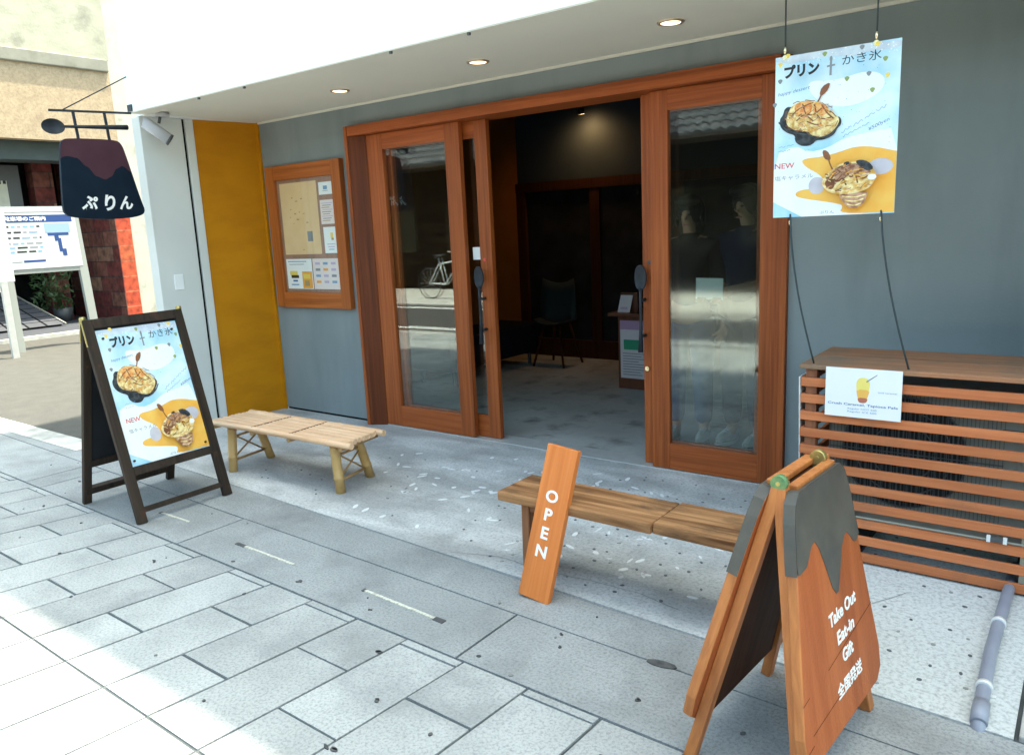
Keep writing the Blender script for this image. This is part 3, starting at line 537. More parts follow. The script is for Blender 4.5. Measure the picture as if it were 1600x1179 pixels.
def poster(parent, W_, H_, Mloc, curl=0.0):
    m = MB(); L_ = [0]
    def P(u, v, k): return ((u - .5) * W_, -0.0012 - .00022 * k, (.5 - v) * H_)
    def layer(mm): L_[0] += 1; m.use(mm); return L_[0]
    def poly(pts, mm, sm=2, dx=0, dy=0):
        k = layer(mm); m.face([P(u, v, k) for u, v in (chaikin(pts, sm) if sm else pts)])
    def line(pts, wd, mm, sm=1):
        k = layer(mm); pts = chaikin(pts, sm, False); asp = H_ / W_
        for (a, b), (c, d) in zip(pts[:-1], pts[1:]):
            dx, dy = c - a, (d - b) * asp; l = math.hypot(dx, dy) or 1; nx, ny = -dy / l * wd, dx / l * wd / asp
            m.face([P(a - nx, b - ny, k), P(c - nx, d - ny, k), P(c + nx, d + ny, k), P(a + nx, b + ny, k)])
    def text(body, u, v, h, mm, ang=0.0, bold=0.0, wmax=None, shear=0.0):
        k = layer(mm); pol, tw, th_ = text_polys(body, bold, shear); s = h / max(th_, .01) * H_; sxx = s if wmax is None else min(s * 1.6, wmax * W_ / tw); c, sn = math.cos(ang), math.sin(ang)
        for p in pol:
            q = [(x * sxx, y * s) for x, y in p]
            m.face([P(u + (x * c - y * sn) / W_, v - (x * sn + y * c) / H_, k) for x, y in q])
    rp = random.Random(5)
    def scribble(a, b, amp, n, wd, mm):
        (ua, va), (ub, vb) = a, b; pts = []; x = 0; run = []
        for i in range(n * 4 + 1):
            f = i / (n * 4); pts.append((ua + (ub - ua) * f + rp.uniform(-.005, .005), va + (vb - va) * f + amp * math.sin(i * math.pi / 2 + rp.uniform(-.5, .5)) * rp.uniform(.4, 1.0)))
            if i % 9 == 8:
                line(pts, wd, mm); pts = []
        if len(pts) > 1: line(pts, wd, mm)
    m.use(p_base); m.hexa([(-W_ / 2, -.001, -H_ / 2), (W_ / 2, -.001, -H_ / 2), (W_ / 2, .001, -H_ / 2), (-W_ / 2, .001, -H_ / 2)], [(-W_ / 2, -.001, H_ / 2), (W_ / 2, -.001, H_ / 2), (W_ / 2, .001, H_ / 2), (-W_ / 2, .001, H_ / 2)])
    poly([(0, .60), (.18, .55), (.3, .6), (.45, .585), (.6, .53), (.8, .51), (1, .5), (1, 1), (0, 1)], p_white, 1)
    poly([(.25, .16), (.5, .19), (.75, .15), (.9, .2), (.86, .3), (.6, .36), (.35, .3)], p_white)
    poly([(0, 0), (1, 0), (1, .055), (.8, .045), (.62, .06), (.4, .035), (.2, .05), (0, .03)], p_lav, 1)
    k = layer(p_white)
    for _ in range(60):
        u, v, s = rp.uniform(.02, .98), rp.uniform(.004, .07), rp.uniform(.003, .007); m.face([P(u + s * math.cos(a), v + s * .75 * math.sin(a), k) for a in [i * math.pi / 3 for i in range(6)]])
    k = layer(ink_lb)
    for _ in range(70):
        u, v, s = rp.uniform(.02, .98), rp.uniform(.02, .6), rp.uniform(.002, .004); m.face([P(u + s * math.cos(a), v + s * .75 * math.sin(a), k) for a in [i * math.pi / 3 for i in range(6)]])
    poly([(0.229, 0.638), (0.417, 0.635), (0.556, 0.615), (0.668, 0.591), (0.806, 0.596), (1.0, 0.638), (1.0, .638), (1.0, 0.993), (1.0, .993), (0.561, 0.993), (0.605, 0.941), (0.52, 0.922), (0.35, 0.898), (0.237, 0.881), (0.188, 0.861), (0.218, 0.833), (0.381, 0.825), (0.44, 0.781), (0.385, 0.735), (0.275, 0.689)], p_or)
    ring = lambda u, v, a, b: [(u + a * math.cos(i * math.pi / 6), v + b * math.sin(i * math.pi / 6)) for i in range(12)]
    poly(ring(.375, .81, .07, .055), p_blot); poly(ring(.88, .72, .10, .05), p_blot)
    # upper bowl of shaved ice
    poly([(0.133, 0.302), (0.084, 0.318), (0.075, 0.354), (0.044, 0.378), (0.05, 0.427), (0.108, 0.468), (0.183, 0.486), (0.18, 0.526), (0.227, 0.555), (0.295, 0.562), (0.34, 0.549), (0.359, 0.529), (0.421, 0.533), (0.504, 0.512), (0.532, 0.47), (0.563, 0.45), (0.561, 0.415), (0.534, 0.398)], p_black)
    poly([(0.139, 0.307), (0.214, 0.283), (0.308, 0.285), (0.428, 0.313), (0.467, 0.362), (0.55, 0.409), (0.533, 0.458), (0.463, 0.506), (0.394, 0.514), (0.319, 0.499), (0.293, 0.471), (0.204, 0.463), (0.124, 0.438), (0.095, 0.388)], p_ice)
    poly([(0.166, 0.3), (0.241, 0.286), (0.321, 0.295), (0.318, 0.36), (0.249, 0.396), (0.183, 0.369)], p_oran); poly([(0.335, 0.295), (0.428, 0.32), (0.467, 0.37), (0.399, 0.387), (0.332, 0.371)], p_oran)
    for a in (((.13, .38), (.2, .33), (.27, .31), (.33, .3)), ((.19, .4), (.26, .36), (.33, .38), (.4, .34)), ((.24, .3), (.27, .37), (.33, .41)), ((.34, .31), (.36, .38), (.42, .41), (.48, .4)), ((.4, .32), (.44, .37), (.5, .41)), ((.28, .41), (.36, .44), (.4, .43))): line(a, .005, p_brown)
    poly([(0.377, 0.263), (0.394, 0.214), (0.466, 0.19), (0.451, 0.234), (0.41, 0.264)], p_brown, 1); line([(.40, .25), (.383, .28), (.366, .30)], .006, p_brown)
    for _ in range(80):
        u, v = rp.uniform(.13, .50), rp.uniform(.30, .47)
        if ((u - .32) / .21) ** 2 + ((v - .39) / .1) ** 2 < 1: l = rp.uniform(.012, .035); a = rp.uniform(-.6, .9); line([(u - l * math.cos(a), v - l * .7 * math.sin(a)), (u, v + rp.uniform(-.006, .006)), (u + l * math.cos(a), v + l * .7 * math.sin(a))], rp.uniform(.0016, .004), (p_oran, p_brown, p_ice, p_or, p_cup)[rp.randrange(5)])
    line([(.05, .40), (.12, .455), (.2, .478), (.28, .49), (.34, .512), (.42, .522), (.5, .5), (.55, .455)], .006, p_black)
    oc = [(0.139, 0.307), (0.214, 0.283), (0.308, 0.285), (0.428, 0.313), (0.467, 0.362), (0.55, 0.409), (0.533, 0.458), (0.463, 0.506), (0.394, 0.514), (0.319, 0.499), (0.293, 0.471), (0.204, 0.463), (0.124, 0.438), (0.095, 0.388)]
    oc = chaikin(oc, 2)
    for i in range(0, len(oc) - 4, 5): line([(a + rp.uniform(-.004, .004), b + rp.uniform(-.003, .003)) for a, b in oc[i:i + 4]], rp.uniform(.0015, .0035), p_brown)
    # lower cup
    poly([(0.56, 0.865), (0.80, 0.858), (0.792, 0.905), (0.763, 0.943), (0.705, 0.963), (0.648, 0.955), (0.606, 0.921)], p_cup, 1)
    for v in (.885, .91, .935): line([(.60 + (v - .885) * .8, v), (.7, v + .012), (.785 - (v - .885) * .6, v - .003)], .005, p_ice)
    poly([(0.425, 0.786), (0.483, 0.737), (0.554, 0.69), (0.666, 0.68), (0.778, 0.69), (0.855, 0.742), (0.862, 0.791), (0.806, 0.852), (0.664, 0.878), (0.508, 0.864), (0.445, 0.827)], p_ice)
    poly([(0.511, 0.738), (0.582, 0.695), (0.694, 0.687), (0.792, 0.72), (0.834, 0.761), (0.722, 0.752), (0.609, 0.772), (0.537, 0.81), (0.439, 0.80)], p_cup); poly([(.45, .79), (.51, .77), (.545, .80), (.52, .845), (.47, .83)], p_brown)
    poly([(0.69, 0.68), (0.74, 0.672), (0.80, 0.688), (0.845, 0.73), (0.80, 0.745), (0.742, 0.72)], p_black, 1); poly([(.60, .685), (.64, .675), (.655, .69), (.61, .705)], p_black, 1)
    for a in (((.5, .76), (.56, .80), (.6, .77), (.63, .82)), ((.62, .72), (.66, .78), (.7, .75), (.72, .81)), ((.55, .72), (.6, .75), (.66, .72)), ((.70, .76), (.76, .79), (.8, .77))): line(a, .006, p_brown)
    poly(ring(.83, .78, .035, .018), p_white, 1)
    for _ in range(90):
        u, v = rp.uniform(.45, .85), rp.uniform(.69, .87)
        if ((u - .65) / .2) ** 2 + ((v - .78) / .085) ** 2 < 1: l = rp.uniform(.012, .035); a = rp.uniform(-.9, .6); line([(u - l * math.cos(a), v - l * .7 * math.sin(a)), (u, v + rp.uniform(-.006, .006)), (u + l * math.cos(a), v + l * .7 * math.sin(a))], rp.uniform(.0016, .0045), (p_brown, p_brown, p_ice, p_cup, p_or, p_black)[rp.randrange(6)])
    poly([(0.435, 0.598), (0.48, 0.604), (0.511, 0.648), (0.499, 0.667), (0.451, 0.65)], p_brown, 1); line([(.49, .655), (.505, .69), (.525, .72)], .006, p_brown)
    # writing
    text('プリン', .25, .105, .078, ink_k, .02, .055, .29)
    line([(.487, .062), (.486, .162)], .009, ink_g); line([(.455, .108), (.52, .104)], .007, ink_g); poly(ring(.487, .068, .012, .018), ink_g, 1)
    text('かき氷', .725, .085, .058, ink_k, .02, .0, .30)
    text('NEW', .124, .676, .033, ink_r, .0, .014, .17); text('塩キャラメル', .205, .75, .03, ink_g, .03, 0, .33)
    text('happy dessert', .19, .228, .026, ink_b, .12, 0, .27, .3); text('¥500yen', .875, .48, .026, ink_b, .42, 0, .17, .3)
    scribble((.59, .505), (.94, .37), .010, 9, .0022, ink_lb); scribble((.60, .53), (.80, .465), .008, 6, .0022, ink_lb); scribble((.07, .56), (.2, .55), .006, 4, .002, ink_lb); scribble((.07, .585), (.17, .58), .006, 3, .002, ink_lb)
    text('ぷりん', .49, .978, .018, ink_b, 0, 0, .12)
    k = layer(p_leaf); k2 = k
    for i, (u, v) in enumerate([(0.619, 0.196), (0.786, 0.184), (0.926, 0.207), (0.817, 0.279), (0.727, 0.03), (0.845, 0.025), (0.905, 0.114), (0.075, 0.158), (0.075, 0.058), (0.438, 0.035), (0.032, 0.297), (0.137, 0.012)]):
        m.use((p_leaf, ink_g, yel)[i % 3]); m.face([P(u + .018 * math.cos(a) * (1 - .3 * math.sin(3 * a)), v + .014 * math.sin(a), k) for a in [j * math.pi / 5 for j in range(10)]])
    if curl:
        bmesh.ops.subdivide_edges(m.bm, edges=[e_ for e_ in m.bm.edges if e_.calc_length() > .12], cuts=6, use_grid_fill=True)
        for v_ in m.bm.verts:
            u, q = v_.co.x / W_ + .5, v_.co.z / H_ + .5
            v_.co.y += curl * (math.sin(u * 3.0 + .4) * .55 * (q - .1) - .8 * max(0, u - .86) * (1.1 - q) + .12 * math.sin(q * 7) * (1 - u))
    return obj('print', m, None, parent, local=True, M=Mloc)

# hanging poster, its cords tied down to the slatted box
t = thing('hanging_poster', 'white and blue dessert poster hung on cords over the slatted box', 'poster', (-0.905, -0.75, 1.80))
poster(t, .475, .645, Matrix.Translation((0, 0, 0)))
for (xt, xb, xe, xs2) in ((-1.104, -1.07, -.955, -1.106), (-.757, -.715, -.586, -.757)):
    m = MB(); m.use(cable_m).tube([(xs2, -.75, CZ), (xt, -.75, 2.125)], .0035, 6); obj('upper_cord', m, None, t)
    m = MB(); m.use(cable_m); pts = []
    for i in range(9):
        f = i / 8; pts.append((xb + (xe - xb) * (f ** 1.25) , -.75 - .035 * math.sin(f * math.pi), 1.49 + (.855 - 1.49) * f))
    m.tube(pts, .0042, 6); obj('lower_cord', m, None, t)
    m = MB(); m.use(brass_bright); m.ell((xt, -.753, 2.145), (.006, .006, .016), 8, 6); m.tube([(xt, -.7535, 2.118), (xt, -.7525, 2.118)], .011, 12); obj('eyelet', m, None, t)
    m = MB(); m.ell((xb, -.752, 1.455), (.006, .006, .012), 8, 6); obj('eyelet', m, brass_bright, t)

# ---------------------------------------------------------------- easel sign with the same poster (left)
t = thing('easel_sign', 'dark wood easel sign showing the dessert poster beside the bamboo bench', 'sandwich board', (-4.22, -1.93, 0))
Hh = 1.10; ya, yb = -2.208, -1.632; XA, XF, XB = -4.375, -4.07, -4.705
def slopeM(xt, xf, y, H_):                                   # local x -> world -y..+y, local z -> up the slope, local -y -> outwards
    zax = Vector((xt - xf, 0, H_)).normalized(); xax = Vector((0, 1, 0)); yax = zax.cross(xax)
    return Matrix((( xax.x, yax.x, zax.x, xf - t.location.x), (xax.y, yax.y, zax.y, y - t.location.y), (xax.z, yax.z, zax.z, 0), (0, 0, 0, 1)))
Lf = math.hypot(XA - XF, Hh); hw = (yb - ya) / 2; ym = (ya + yb) / 2
MF = slopeM(XA, XF, ym, Hh)
m = MB(); m.use(frame_dark)
m.box(-hw, -hw + .052, -.016, .016, 0, Lf); m.box(hw - .052, hw, -.016, .016, 0, Lf)
m.box(-hw + .052, hw - .052, -.015, .015, Lf - .052, Lf); m.box(-hw + .052, hw - .052, -.015, .015, .262, .31); m.box(-hw + .052, hw - .052, -.013, .013, .055, .085)
obj('front_frame', m, None, t, local=True, M=MF, bevel=.003)
m = MB(); m.box(-hw + .05, hw - .05, .004, .012, .30, Lf - .05); obj('front_board', m, chalk, t, local=True, M=MF)
poster(t, .474, .768, MF @ Matrix.Translation((0, .001, .31 + .384)))
for sx_, v in ((-.215, .34), (.215, .34), (.2, 1.03), (-.2, 1.03)): m = MB(); m.tube([(sx_, -.009, v), (sx_, -.0015, v)], .0065, 10); obj('pin', m, ink_k, t, local=True, M=MF)
MBk = slopeM(XA, XB, ym, Hh - .01)
m = MB(); m.use(frame_dark); m.box(-hw + .004, -hw + .05, -.015, .015, 0, Lf - .0); m.box(hw - .05, hw - .004, -.015, .015, 0, Lf - .0); m.box(-hw + .05, hw - .05, -.014, .014, Lf - .055, Lf - .005); m.box(-hw + .05, hw - .05, -.014, .014, .24, .285); m.box(-hw + .02, hw - .02, -.02, .02, .065, .105)
obj('rear_frame', m, None, t, local=True, M=MBk, bevel=.003)
m = MB(); m.box(-hw + .048, hw - .048, -.004, .004, .28, Lf - .05); obj('rear_board', m, chalk, t, local=True, M=MBk)
m = MB()
for s in (-1, 1): m.tube([(XA, ym + s * (hw - .01) - .012, Hh + .006), (XA, ym + s * (hw - .01) + .012, Hh + .006)], .014, 12)
m.bar((XA + .006, ya - .002, Hh - .005), (XA + .04, ya - .002, Hh - .14), .003, .012); m.bar((XA - .008, ya - .002, Hh - .005), (XA - .035, ya - .002, Hh - .12), .003, .010)
obj('hinge', m, brass, t)

# ---------------------------------------------------------------- bamboo bench
t = thing('bamboo_bench', 'pale low bamboo bench with a slatted top against the grey wall', 'bench', (-3.97, -1.2, 0))
FL, BL, BR, FR = (-4.63, -1.385), (-4.60, -1.05), (-3.40, -1.02), (-3.355, -1.345)
ZT = .318
def seatp(u, v):
    a = [FL[i] + (FR[i] - FL[i]) * u for i in (0, 1)]; b = [BL[i] + (BR[i] - BL[i]) * u for i in (0, 1)]
    return a[0] + (b[0] - a[0]) * v, a[1] + (b[1] - a[1]) * v
def bamboo(m, pts, r, nodes, mm=bamboo_m):
    m.use(mm); P0, P1 = Vector(pts[0]), Vector(pts[1]); seq, rad = [], []
    cuts = sorted([0, 1] + [q for nd in nodes for q in (nd - .016, nd, nd + .016)])
    for c in cuts:
        seq.append(P0.lerp(P1, c)); rad.append(r * (1.13 if c in nodes else 1.0))
    m.tube(seq, rad, 12)
m = MB(); rb = random.Random(2); n = 13
for i in range(n):
    v = .045 + .91 * i / (n - 1); e0, e1 = rb.uniform(-.012, .006), 1 + rb.uniform(-.006, .012)
    if i in (0, n - 1): e0 -= .025; e1 += .03
    a, b = seatp(e0, v), seatp(e1, v); r = .0155 if i not in (0, n - 1) else .019
    bamboo(m, [(*a, ZT + rb.uniform(-.002, .002)), (*b, ZT + rb.uniform(-.002, .002))], r, sorted(rb.sample([.12, .24, .41, .55, .7, .86], 3)), bamboo_top)
obj('seat', m, None, t)
m = MB(); m.use(bamboo_node)
for u in (.03, .34, .62, .975):
    a, b = seatp(u, .0), seatp(u, 1.0); m.tube([(*a, ZT - .027), (*b, ZT - .027)], .014, 8)
m.use(cord_brown)
for u in (.345, .628):
    a, b = seatp(u, .02), seatp(u, .98); m.tube([(*a, ZT + .0145), (*b, ZT + .0145)], .0032, 6)
obj('binding', m, None, t)
feet = {'fl': ((-4.47, -1.35), (-4.47, -1.31)), 'bl': ((-4.53, -1.03), (-4.50, -1.10)), 'fr': ((-3.49, -1.29), (-3.475, -1.275)), 'br': ((-3.52, -.985), (-3.50, -1.08))}
feet = {'fl': ((-4.455, -1.36), (-4.49, -1.31)), 'bl': ((-4.50, -1.03), (-4.535, -1.10)), 'fr': ((-3.48, -1.29), (-3.51, -1.285)), 'br': ((-3.555, -.985), (-3.535, -1.09))}
for k, (f, tp) in feet.items():
    m = MB(); bamboo(m, [(*f, 0.0), (*tp, ZT - .02)], .029, [.30, .88]); obj('leg', m, None, t)
for a, b in (('fl', 'bl'), ('fr', 'br')):
    m = MB(); m.use(bamboo_node)
    A, B_, = feet[a], feet[b]
    g = lambda q, z: (q[0][0] + (q[1][0] - q[0][0]) * z / .3, q[0][1] + (q[1][1] - q[0][1]) * z / .3, z)
    m.tube([g(A, .07), g(B_, .07)], .009, 8); m.tube([g(A, .22), g(B_, .22)], .008, 8); m.tube([g(A, .08), g(B_, .21)], .006, 8); m.tube([g(A, .24), g(B_, .05)], .006, 8)
    obj('brace', m, None, t)

# ---------------------------------------------------------------- wooden bench
t = thing('wooden_bench', 'weathered plank bench standing behind the OPEN board', 'bench', (-1.36, -1.53, 0))
m = MB(); bx0, bx1, by0, by1 = -2.0, -.66, -1.665, -1.405
n = 12
for k, (u0, u1) in enumerate(((0, .545), (.5475, 1.0))):
    xa, xb = bx0 + (bx1 - bx0) * u0, bx0 + (bx1 - bx0) * u1
    m.hexa([(xa, by0, .343), (xb, by0 - .02 * (u1), .343), (xb, by1 - .02 * u1, .343), (xa, by1, .343)], [(xa, by0, .385), (xb, by0 - .02 * u1, .385), (xb, by1 - .02 * u1, .385), (xa, by1, .385)])
obj('seat', m, bench_w, t, bevel=.005)
for x in (-1.885, -.82):
    m = MB(); m.hexa([(x - .022, -1.63, 0), (x + .018, -1.63, 0), (x + .018, -1.44, 0), (x - .022, -1.44, 0)], [(x - .02, -1.625, .343), (x + .02, -1.625, .343), (x + .02, -1.445, .343), (x - .02, -1.445, .343)]); obj('leg', m, bench_leg, t, bevel=.004)
m = MB(); m.box(-1.866, -1.80, -1.62, -1.45, .30, .342); obj('cleat', m, bench_leg, t, bevel=.003); m = MB(); m.box(-.90, -.841, -1.62, -1.45, .30, .342); obj('cleat', m, bench_leg, t, bevel=.003)

# ---------------------------------------------------------------- OPEN board
p0, p1 = Vector((-1.747, -1.787, .004)), Vector((-1.683, -1.622, .612)); zax = (p1 - p0).normalized()
xax = Vector((1, 0.01, 0)); xax = (xax - zax * xax.dot(zax)).normalized(); yax = zax.cross(xax)
MO = Matrix(((xax.x, yax.x, zax.x, p0.x), (xax.y, yax.y, zax.y, p0.y), (xax.z, yax.z, zax.z, p0.z), (0, 0, 0, 1)))
t = thing('open_sign', 'orange wood board lettered OPEN leaning on the weathered bench', 'sign board', M=MO)
Lo = (p1 - p0).length
m = MB(); m.box(-.0735, .0735, 0.0, .030, 0, Lo); obj('board', m, open_w, t, local=True, bevel=.003)
m = MB(); m.use(sign_white)
for ch, v in (('O', .675), ('P', .555), ('E', .435), ('N', .315)):
    pol, tw, th_ = text_polys(ch, .03); s = .050 / th_
    for p in pol: m.prism([(x * s * 1.12 - .004 , -.0006, v * Lo + y * s) for x, y in p], (0, .001, 0))
obj('lettering', m, None, t, local=True)

# ---------------------------------------------------------------- pudding shaped sandwich board (right)
th = .080; cx, cy = -.609, -2.066
MP = Matrix.Translation((cx, cy, 0)) @ Matrix.Rotation(-th, 4, 'Z')
t = thing('pudding_sign', 'pudding shaped wooden sandwich board lettered Take Out in front of the slatted box', 'sandwich board', M=MP)
h = .816
def panelM(side_, a):                                        # local: x along the ridge (world +y), z up the slope, -y outwards
    zax = Vector((-side_ * a, 0, h)).normalized(); xax = Vector((0, 1, 0)) if side_ > 0 else Vector((0, -1, 0)); yax = zax.cross(xax)
    return Matrix(((xax.x, yax.x, zax.x, side_ * a), (xax.y, yax.y, zax.y, 0), (xax.z, yax.z, zax.z, 0), (0, 0, 0, 1)))
def pud_panel(side_, a):
    Mq = panelM(side_, a); Ls = math.hypot(a, h)
    out = [(-.285, .135), (-.245, .105), (.245, .105), (.285, .135), (.292, .20), (.25, .42), (.214, .62), (.193, .72), (.175, .765), (.148, .79), (-.148, .79), (-.175, .765), (-.193, .72), (-.214, .62), (-.25, .42), (-.292, .20)]
    out = [(x, z * Ls / .816) for x, z in out]
    m = MB(); m.use(pud_w); m.prism([(x, -.046, z) for x, z in out], (0, .030, 0), pud_edge)
    o = obj('panel', m, None, t, local=True, M=Mq, bevel=.006, seg=3)
    # painted caramel sauce: a skin over the face and the upper edge
    m = MB(); m.use(sauce)
    drip = [(-.216, .60), (-.205, .595), (-.158, .60), (-.14, .615), (-.115, .64), (-.09, .645), (-.068, .62), (-.04, .56), (-.01, .49), (.012, .465), (.03, .465), (.05, .50), (.09, .572), (.118, .595), (.137, .598), (.16, .578), (.18, .556), (.20, .55), (.226, .565)]
    top = [(.2165, .62), (.1955, .72), (.177, .767), (.149, .792), (-.149, .792), (-.177, .767), (-.1955, .72), (-.2165, .62)]
    poly = [(x, z) for x, z in drip] + top; poly = [(x * .995, z * Ls / .816) for x, z in poly]
    m.prism([(x, -.0476, z) for x, z in poly], (0, .0012, 0))
    k = 1.006; q = [(x * k, z * Ls / .816 + .001) for x, z in [(.228, .56)] + top + [(-.22, .595)]]
    for (xa, za), (xb, zb) in zip(q[:-1], q[1:]): m.face([(xa, -.0474, za), (xb, -.0474, zb), (xb, -.016, zb), (xa, -.016, za)])
    obj('sauce_paint', m, None, t, local=True, M=Mq)
    m = MB(); m.use(pud_edge)
    for s in (-1, 1):
        b0, b1 = s * .258, s * .14
        m.hexa([(b0 - .019, -.0155, 0), (b0 + .019, -.0155, 0), (b0 + .019, .016, 0), (b0 - .019, .016, 0)], [(b1 - .019, -.0155, Ls), (b1 + .019, -.0155, Ls), (b1 + .019, .016, Ls), (b1 - .019, .016, Ls)])
    obj('leg', m, None, t, local=True, M=Mq, bevel=.003)
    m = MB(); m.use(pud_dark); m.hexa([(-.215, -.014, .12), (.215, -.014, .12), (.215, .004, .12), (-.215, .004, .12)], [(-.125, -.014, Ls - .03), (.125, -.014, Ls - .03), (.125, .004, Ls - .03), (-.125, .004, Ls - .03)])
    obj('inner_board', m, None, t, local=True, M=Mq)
    return Mq, Ls
MR, LR = pud_panel(1, .121); ML, LL = pud_panel(-1, .198)
m = MB(); m.use(pud_edge); m.bar((-.028, -.13, h - .012), (-.028, .14, h - .012), .018, .034, (0, 0, 1)); m.bar((.026, -.13, h - .016), (.026, .14, h - .016), .018, .026, (0, 0, 1)); obj('ridge_batten', m, None, t, local=True, bevel=.003)
for y in (-.150, .118):
    m = MB(); m.use(verdigris if y < 0 else brass); m.tube([(0, y - .011, h), (0, y + .011, h)], .021, 20); m.use(brass); m.tube([(0, y - .0125, h), (0, y + .0125, h)], .006, 10)
    m.bar((-.012, y - .004, h - .016), (-.052, y - .010, h - .20), .004, .015, (0, 1, 0)); m.use(verdigris); m.bar((.008, y - .004, h - .018), (.026, y - .010, h - .17), .004, .012, (0, 1, 0))
    m.use(brass)
    for f in (.3, .55, .8): m.ell((-.012 - .04 * f, y - .010, h - .016 - .184 * f), (.004, .003, .004), 8, 6)
    obj('hinge', m, None, t, local=True)
m = MB(); m.use(sign_white)
for body, z, u, hh, wd in (('Take Out', .416, .042, .038, .205), ('Eat-in', .352, .046, .038, .128), ('Gift', .292, .044, .038, .080), ('全国発送', .214, .036, .043, .19)):
    pol, tw, th_ = text_polys(body, .028 if ord(body[0]) < 200 else .022)
    for p in pol: m.prism([(u + x * wd / tw, -.0475, z + y * hh / th_) for x, y in p], (0, .001, 0))
obj('lettering', m, None, t, local=True, M=MR)
m = MB(); m.use(dark_gap)
for (xa, za), (xb, zb) in (((-.277, .285), (-.235, .290)), ((-.288, .16), (-.24, .165)), ((-.10, .30), (.262, .345)), ((-.24, .19), (.1, .21))): m.face([(xa, -.0464, za), (xb, -.0464, zb), (xb, -.0464, zb + .0018), (xa, -.0464, za + .0018)])
obj('crack', m, None, t, local=True, M=MR)

# ---------------------------------------------------------------- slatted box over the air conditioner
t = thing('slatted_cover', 'reddish wood slatted box covering the outdoor air conditioner', 'slatted box', (-.4, -.4, 0))
cx0, cx1, cf = -1.0, .35, -.78
m = MB(); m.use(slat_top)
for i, (ya_, yb_) in enumerate(((cf - .008, -.545), (-.541, -.29))): m.box(cx0 - .006, cx1, ya_, yb_, .838, .858)
obj('top_board', m, None, t, bevel=.004)
m = MB(); m.use(slat_x)
for i in range(11):
    zt = .800 - .0750 * i; j = random.uniform(-.0015, .0015); m.box(cx0, cx1, cf, cf + .016, zt - .038 + j, zt + j)
    m.box(cx0 - .001, cx0 + .016, cf + .017, -.30, zt - .038 + j, zt + j)
obj('slats', m, None, t, bevel=.002)
for x, y in ((cx0 + .017, cf + .0165), (cx0 + .017, -.345), (cx1 - .06, cf + .0165)):
    m = MB(); m.box(x, x + .045, y, y + .045, 0.0, .837); obj('post', m, slat_z, t)
m = MB(); m.hexa([(cx0 - .016, cf + .05, .40), (cx0 - .010, cf + .05, .40), (cx0 - .010, cf + .30, .40), (cx0 - .016, cf + .30, .40)], [(cx0 - .010, cf + .005, .80), (cx0 - .004, cf + .005, .80), (cx0 - .004, cf + .30, .80), (cx0 - .010, cf + .30, .80)]); obj('end_panel', m, white_steel, t)
# the unit inside
t = thing('air_conditioner', 'grey outdoor air conditioner unit standing inside the slatted box', 'air conditioner', (-.42, -.5, 0))
m = MB(); m.use(ac_case); m.box(-.90, .12, -.70, -.36, .16, .765)
obj('casing', m, None, t, bevel=.012)
m = MB(); fx, fz, fr_ = -.60, .50, .235; m.use(black_pl); m.tube([(fx, -.7005, fz), (fx, -.706, fz)], fr_, 40); obj('fan_opening', m, None, t)
m = MB(); m.use(dark_metal)
for i in range(-11, 12):
    x = fx + i * .02; c = math.sqrt(max(0, fr_ ** 2 - (x - fx) ** 2)); m.box(x - .002, x + .002, -.713, -.709, fz - c, fz + c)
for r in (.235, .18, .12, .06):
    p = [(fx + r * math.cos(a), -.7155, fz + r * math.sin(a)) for a in [2 * math.pi * i / 40 for i in range(41)]]; m.tube(p, .003, 6)
obj('fan_grille', m, None, t)
m = MB(); m.use(dark_metal)
for i in range(46):
    x = -.885 + .0142 * i
    if abs(x - fx) > .24 or True: m.box(x - .0012, x + .0012, -.7195, -.718, .235, .755)
for i in range(5): z = .24 + .128 * i; m.box(-.888, -.243, -.718, -.715, z - .002, z + .002)
obj('guard', m, None, t)
m = MB(); m.use(ac_case); m.box(-.20, -.19, -.704, -.7, .2, .74)
for z in (.30, .36, .42): m.box(-.17, .06, -.7035, -.7, z, z + .012)
m.use(ink_k); m.box(-.255, -.17, -.7045, -.7, .625, .637); obj('louvre', m, None, t)
for x in (-.80, -.135):
    m = MB(); m.use(cream_steel); m.box(x - .028, x + .028, -.745, -.741, .028, .25); m.box(x - .028, x - .024, -.741, -.30, .12, .16); m.use(dark_gap)
    for z in (.06, .11, .16, .21): m.box(x + .002, x + .014, -.7462, -.745, z, z + .022)
    m.use(cream_steel); m.box(x - .028, x + .028, -.74, -.32, .13, .159); obj('bracket', m, None, t)
    m = MB(); m.use(black_pl); m.box(x - .05, x + .05, -.765, -.28, .003, .028); obj('rubber_foot', m, None, t, bevel=.004)
# white bar with a clasp between two slats
bar_m = mat('bar_steel', (.30, .29, .24), rough=.6)
t = thing('locking_bar', 'thin pale metal bar with a clasp between the lower slats', 'metal bar', (-.4, -.772, .2))
m = MB(); m.use(bar_m).bar((-.98, -.786, .215), (.32, -.786, .215), .004, .006); m.use(dark_metal); m.box(-.262, -.22, -.797, -.79, .212, .232); m.use(clip_m); m.box(-.275, -.262, -.797, -.79, .209, .236); m.box(-.22, -.207, -.797, -.79, .209, .236); obj('clasp', m, None, t)
